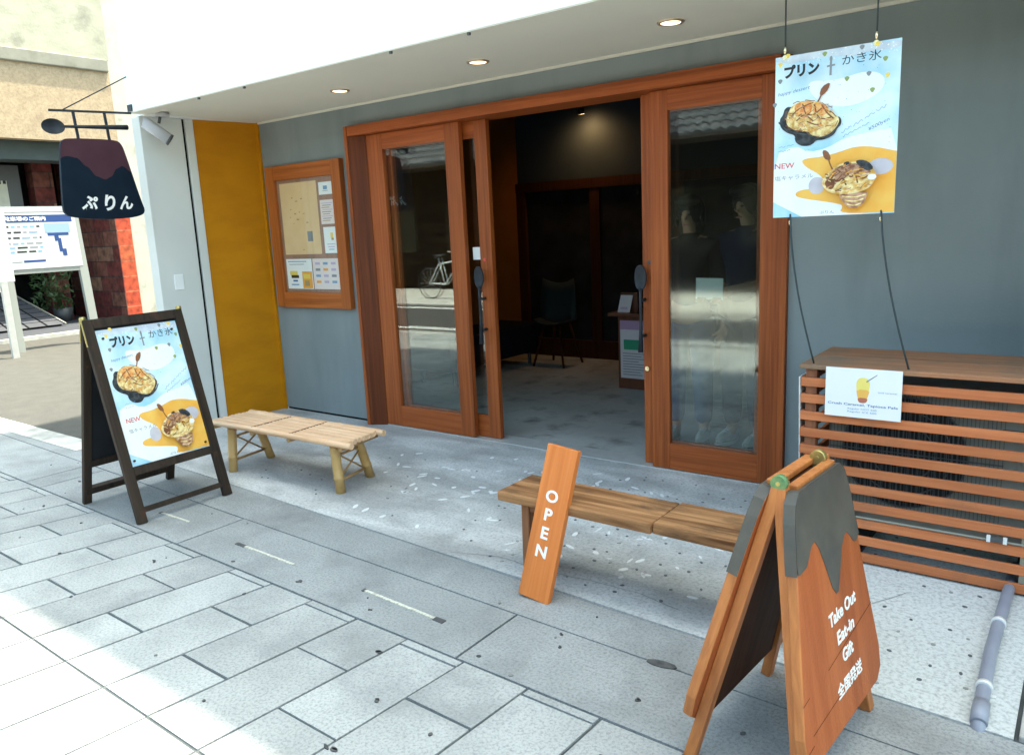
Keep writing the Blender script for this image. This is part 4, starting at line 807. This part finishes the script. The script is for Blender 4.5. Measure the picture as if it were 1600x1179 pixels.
# drink card
t = thing('drink_card', 'white card picturing an orange iced drink fixed to the slatted box', 'sign card', (-.744, -.797, .754))
m = MB(); W_, H_ = .292, .205
m.use(paper_w); m.box(-.892, -.598, -.799, -.797, .650, .857)
X = lambda u: -.892 + .294 * u; Z = lambda v: .857 - .207 * v
dy = [0]
def pq(pts, mm, sm=0):
    dy[0] += 1; m.use(mm); m.face([(X(u), -.7992 - dy[0] * .00008, Z(v)) for u, v in (chaikin(pts, sm) if sm else pts)])
c_y = mat('card_yellow', (.85, .70, .18)); c_o = mat('card_orange', (.85, .47, .10)); c_r = mat('card_brown_red', (.48, .15, .09))
pq([(.41, .18), (.6, .18), (.58, .5), (.55, .65), (.45, .65), (.42, .5)], c_y, 2); pq([(.415, .42), (.595, .42), (.57, .55), (.55, .64), (.45, .64), (.43, .55)], c_o, 1); pq([(.435, .585), (.57, .585), (.56, .66), (.53, .69), (.47, .69), (.445, .66)], c_r, 1); pq([(.54, .25), (.68, .10), (.685, .11), (.55, .27)], ink_g)
def ctext(body, u, v, wd, hh, mm, bold=0):
    dy[0] += 1; m.use(mm); pol, tw, th_ = text_polys(body, bold)
    for p in pol: m.face([(X(u) + x * wd * .294 / tw, -.7992 - dy[0] * .00008, Z(v) + y * hh * .207 / th_) for x, y in p])
ctext('Crush Caramel, Tapioca Pafe', .5, .74, .92, .062, ink_b, .01); ctext('Regular HOT 500', .5, .825, .38, .045, ink_lb); ctext('Regular ICE 600', .5, .885, .38, .045, ink_lb); ctext('iced caramel', .82, .45, .24, .03, ink_lb)
obj('card', m, None, t)
# drain pipe
t = thing('drain_pipe', 'grey plastic drain pipe with white clips running across the concrete', 'pipe', (-.19, -1.25, 0))
m = MB(); pts = [(-.185, -.55, .03), (-.19, -.85, .027), (-.196, -1.3, .026), (-.186, -1.66, .026), (-.184, -1.715, .022), (-.183, -1.745, -.004), (-.183, -1.75, -.05)]
m.tube(pts, .020, 14); m.tube([(-.185, -1.655, .026), (-.184, -1.70, .024), (-.183, -1.738, .010)], .0235, 14); obj('pipe_run', m, pipe_m, t)
for y, x in ((-1.10, -.1935), (-1.56, -.189)):
    m = MB(); m.tube([(x, y - .011, .027), (x, y + .011, .027)], .0245, 14); m.box(x - .034, x + .034, y - .008, y + .008, .003, .006); obj('clip', m, clip_m, t)

# ---------------------------------------------------------------- hanging shop sign
SXX = -5.672
t = thing('hanging_sign', 'dark pudding shaped hanging sign lettered in hiragana at the corner of the building', 'hanging sign', (SXX, -1.07, 2.40))
m = MB(); m.use(iron); m.bar((SXX, -1.63, 2.388), (SXX, -1.07, 2.412), .014, .014, (1, 0, 0)); m.tube([(SXX, -1.54, 2.397), (SXX, -1.069, 2.66)], .004, 6); m.box(SXX - .03, SXX + .03, -1.075, -1.068, 2.425, 2.47)
obj('bracket', m, None, t)
for y in (-1.475, -1.262): m = MB(); m.bar((SXX, y, 2.40), (SXX, y + .012, 2.20), .008, .018, (1, 0, 0)); obj('strap', m, iron, t)
m = MB(); m.use(iron); m.tube([(SXX + .012, -1.57, 2.286), (SXX + .012, -1.50, 2.290), (SXX + .012, -1.3, 2.300), (SXX + .012, -1.115, 2.310)], [.009, .010, .014, .018], 10)
g0 = len(m.bm.verts); m.ell((SXX + .012, -1.625, 2.283), (.02, .074, .050), 20, 14)
for v in list(m.bm.verts)[g0:]:
    if v.co.x > SXX + .012:
        q = ((v.co.y + 1.625) / .074) ** 2 + ((v.co.z - 2.283) / .050) ** 2; v.co.x = SXX + .024 - .02 * max(0, 1 - q)
obj('spoon', m, None, t)
board_k = mat('sign_navy_black', (.004, .011, .022), (.006, .015, .028), scale=(8, 8, 8), rough=.6, spec=.12); board_s = mat('sign_caramel', (.058, .024, .034), (.07, .03, .04), scale=(8, 8, 8), rough=.6, spec=.12)
out = chaikin([(-1.605, 2.10), (-1.585, 2.205), (-1.50, 2.215), (-1.24, 2.22), (-1.175, 2.205), (-1.15, 2.10), (-1.085, 1.80), (-1.06, 1.715), (-1.12, 1.685), (-1.25, 1.672), (-1.40, 1.672), (-1.55, 1.685), (-1.635, 1.705), (-1.632, 1.80)], 2)
m = MB(); m.use(board_k); m.prism([(SXX - .012, y, z) for y, z in out], (.024, 0, 0)); obj('board', m, None, t)
m = MB(); m.use(board_s)
def band(y): # lower edge of the caramel
    K = [(-1.62, 2.08), (-1.56, 2.095), (-1.50, 2.085), (-1.44, 2.03), (-1.38, 1.965), (-1.325, 1.945), (-1.28, 1.965), (-1.235, 2.02), (-1.19, 2.04), (-1.13, 2.00)]
    for (a, b), (c, d) in zip(K[:-1], K[1:]):
        if y <= c: f = (y - a) / (c - a); f = f * f * (3 - 2 * f); return b + (d - b) * f
    return K[-1][1]
def edge_top(y):
    zs = []
    for (a, b), (c, d) in zip(out, out[1:] + out[:1]):
        if (a - y) * (c - y) <= 0 and a != c: zs.append(b + (d - b) * (y - a) / (c - a))
    return max(zs) if zs else 0
ysq = [-1.606 + i * (1.606 - 1.118) / 40 for i in range(41)]
for sgn in (1, -1):
    for a, b in zip(ysq[:-1], ysq[1:]):
        ta, tb = edge_top(a), edge_top(b); la, lb = min(band(a), ta), min(band(b), tb)
        if ta - la > .002 or tb - lb > .002: m.face([(SXX + sgn * .0128, a, la), (SXX + sgn * .0128, b, lb), (SXX + sgn * .0128, b, tb), (SXX + sgn * .0128, a, ta)])
obj('caramel_paint', m, None, t)
m = MB(); m.use(sign_white)
for ch, y, s_ in (('ぷ', -1.455, .095), ('り', -1.315, .11), ('ん', -1.20, .095)):
    pol, tw, th_ = text_polys(ch, .035, .15); s = s_ / th_
    for p in pol: m.prism([(SXX + .0125, y + a * s * .95, 1.785 + b * s) for a, b in p], (.001, 0, 0))
obj('lettering', m, None, t)

# ---------------------------------------------------------------- neighbouring building across the parking lot
NX = -15.0
NB = thing('neighbour_building', 'sunlit beige rendered building with a dark ground floor across the parking lot', 'building', (-17, 3, 0))
mb = MB(); mb.box(NX - .25, NX, -.6, 3.68, 3.34, 4.60); obj('front_wall', mb, beige, NB)
mb = MB(); mb.box(NX - .25, NX + .06, -.6, 3.66, 4.60, 4.82); obj('band', mb, beige_band, NB, bevel=.02)
mb = MB(); mb.box(NX - .25, NX + .01, -.6, 3.70, 4.82, 9.5); obj('upper_wall', mb, beige_up, NB)
mb = MB(); mb.box(NX - .25, NX - .03, 3.70, 14, 0, 9.5); mb.box(NX - .25, NX - .02, 3.68, 3.70, 3.34, 9.5); obj('plaster_wall', mb, cream_wall, NB)
mb = MB(); mb.box(NX - .6, NX, 3.42, 3.70, 0, 3.34); mb.use(brick_sunlit); obj('brick_strip', mb, brick_sunlit, NB)
mb = MB(); mb.box(NX - 2.2, NX - .6, 3.42, 3.9, 0, 3.34); mb.box(NX - 1.0, NX - .001, 3.405, 3.42, 0, 3.34); obj('brick_pier', mb, brick_shade, NB)
mb = MB(); mb.box(NX - 1.6, NX - 1.3, 2.62, 2.98, 0, 3.3); obj('brick_pier', mb, brick_shade, NB)
mb = MB(); mb.box(NX - 5, NX - 4.8, -.6, 3.9, 0, 3.34); mb.box(NX - 5, NX - .25, 3.9, 4.05, 0, 3.34); mb.box(NX - 5, NX - .25, -.75, -.6, 0, 3.34); mb.box(NX - 5, NX - .25, -.6, 3.9, 3.34, 3.5); obj('recess', mb, dark_in, NB)
mb = MB(); mb.box(NX - .9, NX - .3, -.6, 3.40, 3.02, 3.339); obj('lintel', mb, teal_dark, NB)
mb = MB(); mb.box(NX - 4.8, NX + .85, -.6, 3.40, .0, .055); obj('porch_floor', mb, tile_dark, NB)
mb = MB(); mb.box(NX + .85, NX + .98, -.6, 3.40, .0, .06); obj('porch_kerb', mb, concrete_light, NB)
mb = MB(); mb.box(NX - 5, NX - .25, -.7, 14, 3.5, 9.4); obj('upper_storey', mb, beige_up, NB)
t = thing('paper_banner', 'pale paper banner with brush writing in a dark frame inside the neighbouring recess', 'banner', (NX - 1.2, 1.4, 2.3))
m = MB(); m.use(dark_metal); m.box(NX - 1.25, NX - 1.2, .6, 2.35, 1.9, 3.0); m.use(mat('old_paper', (.55, .55, .46), (.45, .46, .38), scale=(8, 8, 8))); m.box(NX - 1.2, NX - 1.195, .9, 2.12, 1.98, 2.72); m.use(ink_k)
rq = random.Random(4)
for i in range(14):
    y, z = .95 + .085 * i, 2.72; m.box(NX - 1.194, NX - 1.19, y, y + .05, z - rq.uniform(.05, .12), z)
for i in range(7): y, z = rq.uniform(1.2, 2.0), rq.uniform(2.1, 2.5); m.bar((NX - 1.192, y, z), (NX - 1.192, y + rq.uniform(-.1, .1), z + rq.uniform(.05, .2)), .004, .03, (1, 0, 0))
obj('sheet', m, None, t)
t = thing('tiled_ramp', 'dark gridded panel sloping down to the porch floor under the notice sign', 'ramp', (NX - 1.0, 1.6, 0))
m = MB(); m.use(tile_dark)
for i in range(9):
    for j in range(4):
        f0, f1 = i / 9 + .006, (i + 1) / 9 - .006; g = lambda f, q: (NX - 1.9 + 1.65 * f, 1.05 + (.95 + .30 * f) * q + .05 * f, .75 - .66 * f)
        m.face([g(f0, j / 4 + .015), g(f1, j / 4 + .015), g(f1, (j + 1) / 4 - .015), g(f0, (j + 1) / 4 - .015)])
m.use(ac_case); m.bar((NX - 1.9, 2.02, .74), (NX - .25, 2.36, .09), .03, .03, (0, 0, 1)); m.bar((NX - 1.9, 1.03, .74), (NX - .25, 1.07, .09), .03, .03, (0, 0, 1)); m.use(dark_in); m.hexa([(NX - 1.95, 1.05, .06), (NX - .3, 1.1, .06), (NX - .3, 2.3, .06), (NX - 1.95, 2.0, .06)], [(NX - 1.95, 1.05, .72), (NX - .3, 1.1, .085), (NX - .3, 2.3, .085), (NX - 1.95, 2.0, .72)])
obj('panel', m, None, t)
t = thing('potted_shrub', 'dark leafy shrub in a pot on the neighbouring porch', 'plant', (NX - 1.3, 2.65, .055))
m = MB(); m.use(dark_metal); m.tube([(NX - 1.2, 2.75, .055), (NX - 1.2, 2.75, .32)], [.14, .18], 16); obj('pot', m, None, t)
m = MB(); rf = random.Random(9)
for i in range(420):
    a, q = rf.uniform(0, 6.28), rf.uniform(0, 1) ** .5; c = Vector((NX - 1.2 + .4 * q * math.cos(a), 2.62 + .36 * q * math.sin(a), .32 + rf.uniform(0, 1.0)))
    u = Vector((rf.uniform(-1, 1), rf.uniform(-1, 1), rf.uniform(-.6, 1))).normalized() * .06; v = u.orthogonal().normalized() * .022
    m.face([c - u, c + v, c + u, c - v])
for i in range(6): m.tube([(NX - 1.2, 2.72, .3), (NX - 1.2 + rf.uniform(-.2, .2), 2.62 + rf.uniform(-.2, .2), rf.uniform(.8, 1.2))], [.014, .004], 6)
obj('foliage', m, leaf_m, t)
# parking notice board
t = thing('parking_notice', 'white and blue parking notice on tilted white legs in the parking lot', 'notice sign', (-12.5, 1.0, 0))
def npt(y, z, o=0.0): return (-12.68 + .14 * (1 - z / 2.07) + o * .99, y, z + o * .07)
board_w = mat('notice_white', (.46, .48, .49)); leg_w = mat('notice_leg', (.27, .29, .275))
LEGS = ((.52, .56), (1.62, 1.60))
m = MB()
def nq(y0, y1, z0, z1, mm, o): m.use(mm); m.face([npt(y0, z0, o), npt(y1, z0, o), npt(y1, z1, o), npt(y0, z1, o)])
m.use(board_w); m.hexa([npt(.54, 1.19, .0), npt(1.60, 1.19, .0), npt(1.60, 1.19, .04), npt(.54, 1.19, .04)], [npt(.54, 2.0, .0), npt(1.60, 2.0, .0), npt(1.60, 2.0, .04), npt(.54, 2.0, .04)])
hdr = mat('notice_blue', (.008, .04, .17)); pal = mat('notice_pale_blue', (.22, .33, .46))
nq(.56, 1.55, 1.86, 1.965, hdr, .042); nq(1.14, 1.5, 1.70, 1.84, pal, .042); nq(1.17, 1.47, 1.66, 1.70, hdr, .043)
rq = random.Random(8)
for z in (1.80, 1.72, 1.64, 1.56, 1.50, 1.44):
    y = .60
    while y < 1.06:
        l = rq.uniform(.04, .14); nq(y, min(y + l, 1.08), z - .012, z + .012, (ink_g, ink_k, ink_lb)[rq.randrange(3)], .042); y += l + .03
nq(.78, 1.08, 1.285, 1.315, hdr, .042); nq(.6, .76, 1.29, 1.30, ink_g, .042); nq(1.30, 1.35, 1.42, 1.62, hdr, .043); nq(1.26, 1.32, 1.58, 1.66, hdr, .0435); nq(1.34, 1.40, 1.36, 1.46, hdr, .0435)
pol, tw, th_ = text_polys('駐車場のご案内', .02); m.use(sign_white)
for p in pol: m.face([npt(.90 + x * .56 / tw, 1.912 + y * .065 / th_, .045) for x, y in p])
obj('panel', m, None, t)
for yb_, yt_ in LEGS:
    m = MB(); m.bar(npt(yb_, 0), npt(yt_, 2.0), .12, .07, (0, 1, 0)); obj('leg', m, leg_w, t)
m = MB(); m.bar(npt(.45, 2.05), npt(1.66, 2.05), .08, .09, (0, 0, 1)); obj('top_rail', m, board_w, t)
m = MB(); m.bar(npt(.56, 1.16), npt(1.58, 1.16), .07, .06, (0, 0, 1)); obj('lower_rail', m, leg_w, t)
t = thing('white_panel_sign', 'tall white panel sign on a grey post at the left edge', 'sign', (-12.0, .2, 0))
m = MB(); m.use(white_steel); m.box(-12.05, -12.0, -.35, .40, 1.05, 2.02); obj('panel', m, None, t, bevel=.008)
for y in (.22, -.3): m = MB(); m.box(-12.06, -12.0, y, y + .08, 0, 1.05); obj('post', m, steel, t)
m = MB(); m.box(-12.055, -12.01, -.21, .21, .92, .98); obj('cross_bar', m, steel, t)

# ---------------------------------------------------------------- furniture inside the shop
t = thing('shell_chair', 'pale moulded shell chair in the dim back of the shop', 'chair', (-4.62, 2.75, 0))
m = MB(); ch_m = mat('chair_shell', (.024, .034, .034), rough=.7, spec=.2); m.use(ch_m)
rows = []
for i in range(9):
    f = i / 8; y = 2.62 + (.36 * f if f < .55 else .20 + .06 * (f - .55)) ; z = .44 + (.0 if f < .5 else (f - .5) * .86); wd = .21 + .02 * math.sin(f * 3) - (.05 * (f - .7) if f > .7 else 0)
    rows.append([m.bm.verts.new((-4.62 + wd * s, y + .03 * s * s * (-1 if f > .5 else 0), z + (.05 * s * s))) for s in (-1, -.6, -.2, .2, .6, 1)])
for a, b in zip(rows[:-1], rows[1:]):
    for j in range(5): f = m.bm.faces.new((a[j], a[j + 1], b[j + 1], b[j])); f.smooth = True
o = obj('seat_shell', m, None, t); sd = o.modifiers.new('solid', 'SOLIDIFY'); sd.thickness = .012
for sx_, sy_ in ((-1, -1), (1, -1), (1, 1), (-1, 1)):
    m = MB(); m.tube([(-4.62 + .19 * sx_, 2.76 + .19 * sy_, .001), (-4.62 + .10 * sx_, 2.76 + .10 * sy_, .43)], .012, 8); obj('leg', m, in_wood, t)
t = thing('bench_seat', 'low black upholstered bench by the ochre wall inside the doorway', 'bench', (-5.05, 2.2, 0))
navy = mat('navy_upholstery', (.006, .007, .012), (.009, .010, .016), scale=(20, 20, 20), rough=.9, spec=.1)
m = MB(); m.box(-5.40, -4.85, 1.3, 2.75, .14, .46); obj('seat', m, navy, t, bevel=.03, seg=3)
for x, y in ((-5.33, 1.4), (-4.92, 1.4), (-5.33, 2.65), (-4.92, 2.65)):
    m = MB(); m.tube([(x, y, .001), (x, y, .14)], .02, 8); obj('leg', m, dark_metal, t)
t = thing('leaflet_stand', 'brown wooden pedestal with a posted sheet behind the right sliding door', 'stand', (-3.2, 2.02, 0))
cw = wood('pedestal_wood', (.12, .035, .014), (.17, .05, .02), 'z', rough=.5)
m = MB(); m.box(-3.43, -2.95, 1.96, 2.3, .001, .66); obj('cabinet', m, cw, t, bevel=.004)
m = MB(); m.box(-3.50, -2.9, 1.90, 2.36, .66, .69); obj('top', m, cw, t, bevel=.004)
m = MB(); m.use(paper_in); m.box(-3.405, -3.10, 1.955, 1.959, .10, .62); m.use(mat('sheet_mauve', (.42, .26, .42))); m.box(-3.405, -3.10, 1.954, 1.955, .54, .62); m.use(mat('sheet_green', (.03, .30, .16))); m.box(-3.37, -3.22, 1.9535, 1.9545, .36, .45); m.use(ink_g)
for i in range(9): m.box(-3.38, -3.38 + random.uniform(.12, .24), 1.954, 1.955, .13 + .024 * i, .137 + .024 * i)
obj('posted_sheet', m, None, t)
t = thing('card_holder', 'small holder of white cards on the wooden pedestal', 'card holder', (-3.38, 2.0, .69))
m = MB(); m.use(cw); m.box(-3.43, -3.26, 2.02, 2.05, .69, .86); obj('holder', m, None, t)
m = MB(); m.use(paper_in); m.hexa([(-3.43, 1.96, .692), (-3.31, 1.96, .692), (-3.31, 1.965, .692), (-3.43, 1.965, .692)], [(-3.42, 2.008, .84), (-3.30, 2.008, .84), (-3.30, 2.013, .84), (-3.42, 2.013, .84)]); m.use(pale_pur); m.box(-3.40, -3.33, 1.957, 1.9605, .72, .74); obj('card', m, None, t)

# ---------------------------------------------------------------- two people just inside the right door
def skin_obj(name, verts, edges, m, parent, root=0, sub=2):
    me = bpy.data.meshes.new(name); me.from_pydata([v[0] for v in verts], edges, []); o = bpy.data.objects.new(name, me); C.objects.link(o)
    s = o.modifiers.new('skin', 'SKIN'); s.use_smooth_shade = True
    for i, v in enumerate(verts):
        r = v[1] if isinstance(v[1], tuple) else (v[1], v[1]); me.skin_vertices[0].data[i].radius = r; me.skin_vertices[0].data[i].use_root = (i == root)
    o.modifiers.new('sub', 'SUBSURF').levels = sub; o.modifiers['sub'].render_levels = sub
    me.materials.append(m); o.parent = parent; return o
def chain(V, E, pts, start=None):
    prev = start; idx = []
    for p in pts:
        V.append(p); i = len(V) - 1; idx.append(i)
        if prev is not None: E.append((prev, i))
        prev = i
    return idx
def person(label, loc, rz, tall, trouser, top, hair_m, hold):
    t = thing('person', label, 'person', loc); t.rotation_euler = (0, 0, rz); k = tall / 1.68
    S = lambda x, y, z: (x * k, y * k, z * k)
    skin = mat('skin', (.36, .19, .12), (.40, .22, .14), rough=.55, spec=.25)
    V, E = [], []
    pel = chain(V, E, [(S(0, 0, .90), .10 * k), (S(0, .005, 1.05), .10 * k), (S(0, .01, 1.22), .115 * k), (S(0, .01, 1.36), .085 * k), (S(0, .01, 1.43), .045 * k), (S(0, .004, 1.475), .040 * k), (S(0, -.022, 1.545), (.072 * k, .085 * k)), (S(0, -.012, 1.63), (.06 * k, .07 * k))])
    E_nose = chain(V, E, [(S(0, -.090, 1.545), .012 * k), (S(0, -.112, 1.53), .009 * k)], pel[6])
    for s in (-1, 1):
        chain(V, E, [(S(.09 * s, 0, .86), .085 * k), (S(.095 * s, -.01, .48), .058 * k), (S(.10 * s, .01, .09), .038 * k), (S(.105 * s, -.10, .03), .03 * k)], pel[0])
        hx, hy, hz = (.06 * s, -.30, 1.06) if hold else (.25 * s, -.02, .80)
        arm = chain(V, E, [(S(.16 * s, .01, 1.36), .055 * k), (S(.215 * s, .03, 1.10), .042 * k), (S((.215 * s + hx) / 2, (.0 + hy) / 2, (1.08 + hz) / 2), .036 * k), (S(hx, hy, hz), .025 * k), (S(hx * .95, hy - .045, hz - .03), (.03 * k, .016 * k))], pel[3])
        for q in range(4): chain(V, E, [(S(hx * .95 + (q - 1.5) * .018, hy - .085, hz - .045), .0085 * k), (S(hx * .95 + (q - 1.5) * .018, hy - .105, hz - .075 + .004 * abs(q - 1.5)), .008 * k)], arm[4])
        chain(V, E, [(S(hx * .95 - s * .04, hy - .04, hz - .025), .010 * k), (S(hx * .95 - s * .055, hy - .07, hz - .03), .009 * k)], arm[3])
    skin_obj('body', V, E, skin, t)
    m = MB(); m.use(ink_k)
    for s in (-1, 1): m.ell(S(.030 * s, -.098, 1.565), (.013 * k, .006 * k, .007 * k), 10, 6); m.ell(S(.031 * s, -.096, 1.590), (.018 * k, .006 * k, .004 * k), 10, 6)
    obj('eyes', m, None, t, local=True)
    m = MB(); m.use(mat('lips', (.42, .16, .13))); m.ell(S(0, -.088, 1.497), (.024 * k, .008 * k, .007 * k), 10, 6); obj('mouth', m, None, t, local=True)
    m = MB(); m.use(skin)
    for s in (-1, 1): m.ell(S(.083 * s, -.005, 1.56), (.010 * k, .018 * k, .03 * k), 8, 6)
    obj('ears', m, None, t, local=True)
    m = MB(); m.use(hair_m); m.ell(S(0, .022, 1.60), (.100 * k, .106 * k, .108 * k), 20, 12); m.ell(S(0, .065, 1.52), (.095 * k, .055 * k, .12 * k), 16, 10); m.ell(S(0, -.055, 1.655), (.088 * k, .062 * k, .042 * k), 16, 8); m.ell(S(-.09, .02, 1.56), (.016 * k, .05 * k, .07 * k), 12, 8); m.ell(S(.09, .02, 1.56), (.016 * k, .05 * k, .07 * k), 12, 8); obj('hair', m, None, t, local=True)
    V, E = [], []
    w0 = chain(V, E, [(S(0, 0, .95), .135 * k)])
    for s in (-1, 1): chain(V, E, [(S(.085 * s, 0, .84), .10 * k), (S(.095 * s, -.01, .48), .078 * k), (S(.10 * s, .008, .12), .062 * k)], w0[0])
    skin_obj('trousers', V, E, trouser, t)
    V, E = [], []
    c0 = chain(V, E, [(S(0, 0, .92), .145 * k), (S(0, .005, 1.1), .135 * k), (S(0, .01, 1.25), .15 * k), (S(0, .01, 1.37), .11 * k), (S(0, .008, 1.42), .066 * k), (S(0, .006, 1.455), .056 * k)])
    for s in (-1, 1): chain(V, E, [(S(.165 * s, .01, 1.355), .072 * k), (S(.218 * s, .03, 1.09), .06 * k)], c0[3])
    skin_obj('top', V, E, top, t)
    for s in (-1, 1):
        m = MB(); m.use(shoe_m); m.ell(S(.105 * s, -.045, .05), (.040 * k, .12 * k, .048 * k), 16, 10); m.ell(S(.105 * s, .02, .085), (.038 * k, .05 * k, .05 * k), 14, 8)
        for v in m.bm.verts: v.co.z = max(v.co.z, .024)
        m.use(sole_m); n = 18; m.prism([S(.105 * s + .043 * math.cos(q) * (1 - .18 * max(0, math.sin(q))), -.045 + .128 * math.sin(q), .001) for q in [2 * math.pi * i / n for i in range(n)]], (0, 0, .026))
        m.use(ink_g)
        for q in range(4): m.box((.105 * s - .022) * k, (.105 * s + .022) * k, (-.105 + .025 * q) * k, (-.098 + .025 * q) * k, (.082 + .006 * q) * k, (.090 + .007 * q) * k)
        obj('shoe', m, None, t, local=True)
    return t
shoe_m = mat('shoe_canvas', (.30, .30, .27), (.38, .38, .34), scale=(40, 40, 40), rough=.8); sole_m = mat('shoe_sole', (.50, .50, .46), rough=.6)
jeans = mat('blue_denim', (.022, .048, .115), (.045, .08, .165), scale=(30, 30, 30), rough=.85); navy_t = mat('navy_cloth', (.010, .016, .042), rough=.9, spec=.1); dk_top = mat('dark_top', (.03, .022, .022), rough=.9, spec=.1); hair_k = mat('black_hair', (.010, .008, .007), rough=.6, spec=.2)
person('person in blue jeans and a dark top behind the right glass door', (-2.16, .66, .002), R(8), 1.62, jeans, dk_top, hair_k, False)
pr = person('person in navy clothes holding a white sheet behind the right glass door', (-1.80, .72, .002), R(-14), 1.66, navy_t, navy_t, hair_k, True)
t = thing('paper_sheet', 'white sheet held by the person in navy clothes', 'paper', (-1.885, .40, 1.04))
m = MB(); m.use(paper_w); m.hexa([(-1.99, .375, 1.0), (-1.80, .33, 1.0), (-1.80, .332, 1.0), (-1.99, .377, 1.0)], [(-1.98, .36, 1.13), (-1.79, .315, 1.13), (-1.79, .317, 1.13), (-1.98, .362, 1.13)]); obj('sheet', m, None, t)

# ---------------------------------------------------------------- across the street (seen in the door glass)
OB = thing('opposite_house', 'dark timber shop house with a grey tiled roof across the street', 'building', (-5, -12, 0))
mb = MB(); mb.box(-26, 8, -16, -11.2, 0, 3.2); obj('wall', mb, mat('dark_timber', (.010, .009, .008), (.024, .020, .015), scale=(2, 2, 14), rough=.9, spec=.05), OB)
mb = MB()
for i in range(12):
    x = -24 + 2.6 * i; mb.use(mat('plaster_panel', (.045, .042, .03), spec=.05) if i == 0 else mb.mats[0]); mb.box(x, x + 1.5, -11.2, -11.17, .9, 2.1)
obj('window', mb, None, OB)
tile_m = mat('roof_tile', (.045, .047, .05), (.10, .103, .104), scale=(3, 3, 3), rough=.4, island=.3)
mb = MB(); mb.use(tile_m); nx, nr = 150, 9
for r_ in range(nr):
    y0, z0 = -10.2 - .32 * r_, 3.05 + .17 * r_; 
    for i in range(nx):
        xa = -26 + .225 * i
        for j in range(4):
            a0, a1 = j / 4, (j + 1) / 4; zz = lambda q: .055 * math.sin(q * math.pi)
            mb.face([(xa + .225 * a0, y0, z0 + zz(a0)), (xa + .225 * a1, y0, z0 + zz(a1)), (xa + .225 * a1, y0 - .34, z0 + .15 + zz(a1)), (xa + .225 * a0, y0 - .34, z0 + .15 + zz(a0))])
        mb.face([(xa, y0, z0 - .03), (xa + .225, y0, z0 - .03), (xa + .225, y0, z0), (xa + .17, y0, z0 + .04), (xa + .11, y0, z0 + .055), (xa + .055, y0, z0 + .04), (xa, y0, z0)])
obj('roof', mb, None, OB)
mb = MB(); mb.box(-26, 8, -11.2, -10.15, 2.96, 3.01); obj('eaves', mb, mat('eaves_wood', (.05, .035, .022)), OB)
t = thing('parked_bicycle', 'bicycle parked on the far pavement across the street', 'bicycle', (-8.2, -9.6, 0))
def wheel(x):
    m = MB(); m.use(black_pl); p = [(x + .33 * math.cos(a), -9.6, .34 + .33 * math.sin(a)) for a in [2 * math.pi * i / 36 for i in range(37)]]; m.tube(p, .018, 8); m.use(steel)
    for i in range(14): a = 2 * math.pi * i / 14; m.tube([(x, -9.6, .34), (x + .32 * math.cos(a), -9.6, .34 + .32 * math.sin(a))], .0025, 4)
    obj('wheel', m, None, t)
wheel(-8.72); wheel(-7.66)
m = MB(); m.use(white_steel)
for a, b in (((-8.72, .34), (-8.4, .78)), ((-8.72, .34), (-8.28, .32)), ((-8.28, .32), (-8.42, .88)), ((-8.4, .76), (-7.88, .82)), ((-8.28, .32), (-7.86, .74)), ((-7.9, .98), (-7.66, .34))): m.tube([(a[0], -9.6, a[1]), (b[0], -9.6, b[1])], .018, 8)
m.tube([(-7.93, -9.85, 1.02), (-7.9, -9.7, 1.0), (-7.9, -9.5, 1.0), (-7.93, -9.35, 1.02)], .013, 8); obj('bicycle_frame', m, None, t)
m = MB(); m.use(black_pl).ell((-8.44, -9.6, .92), (.13, .07, .04), 14, 8); obj('saddle', m, None, t)
t.location = (-11.1, -8.3, 0)
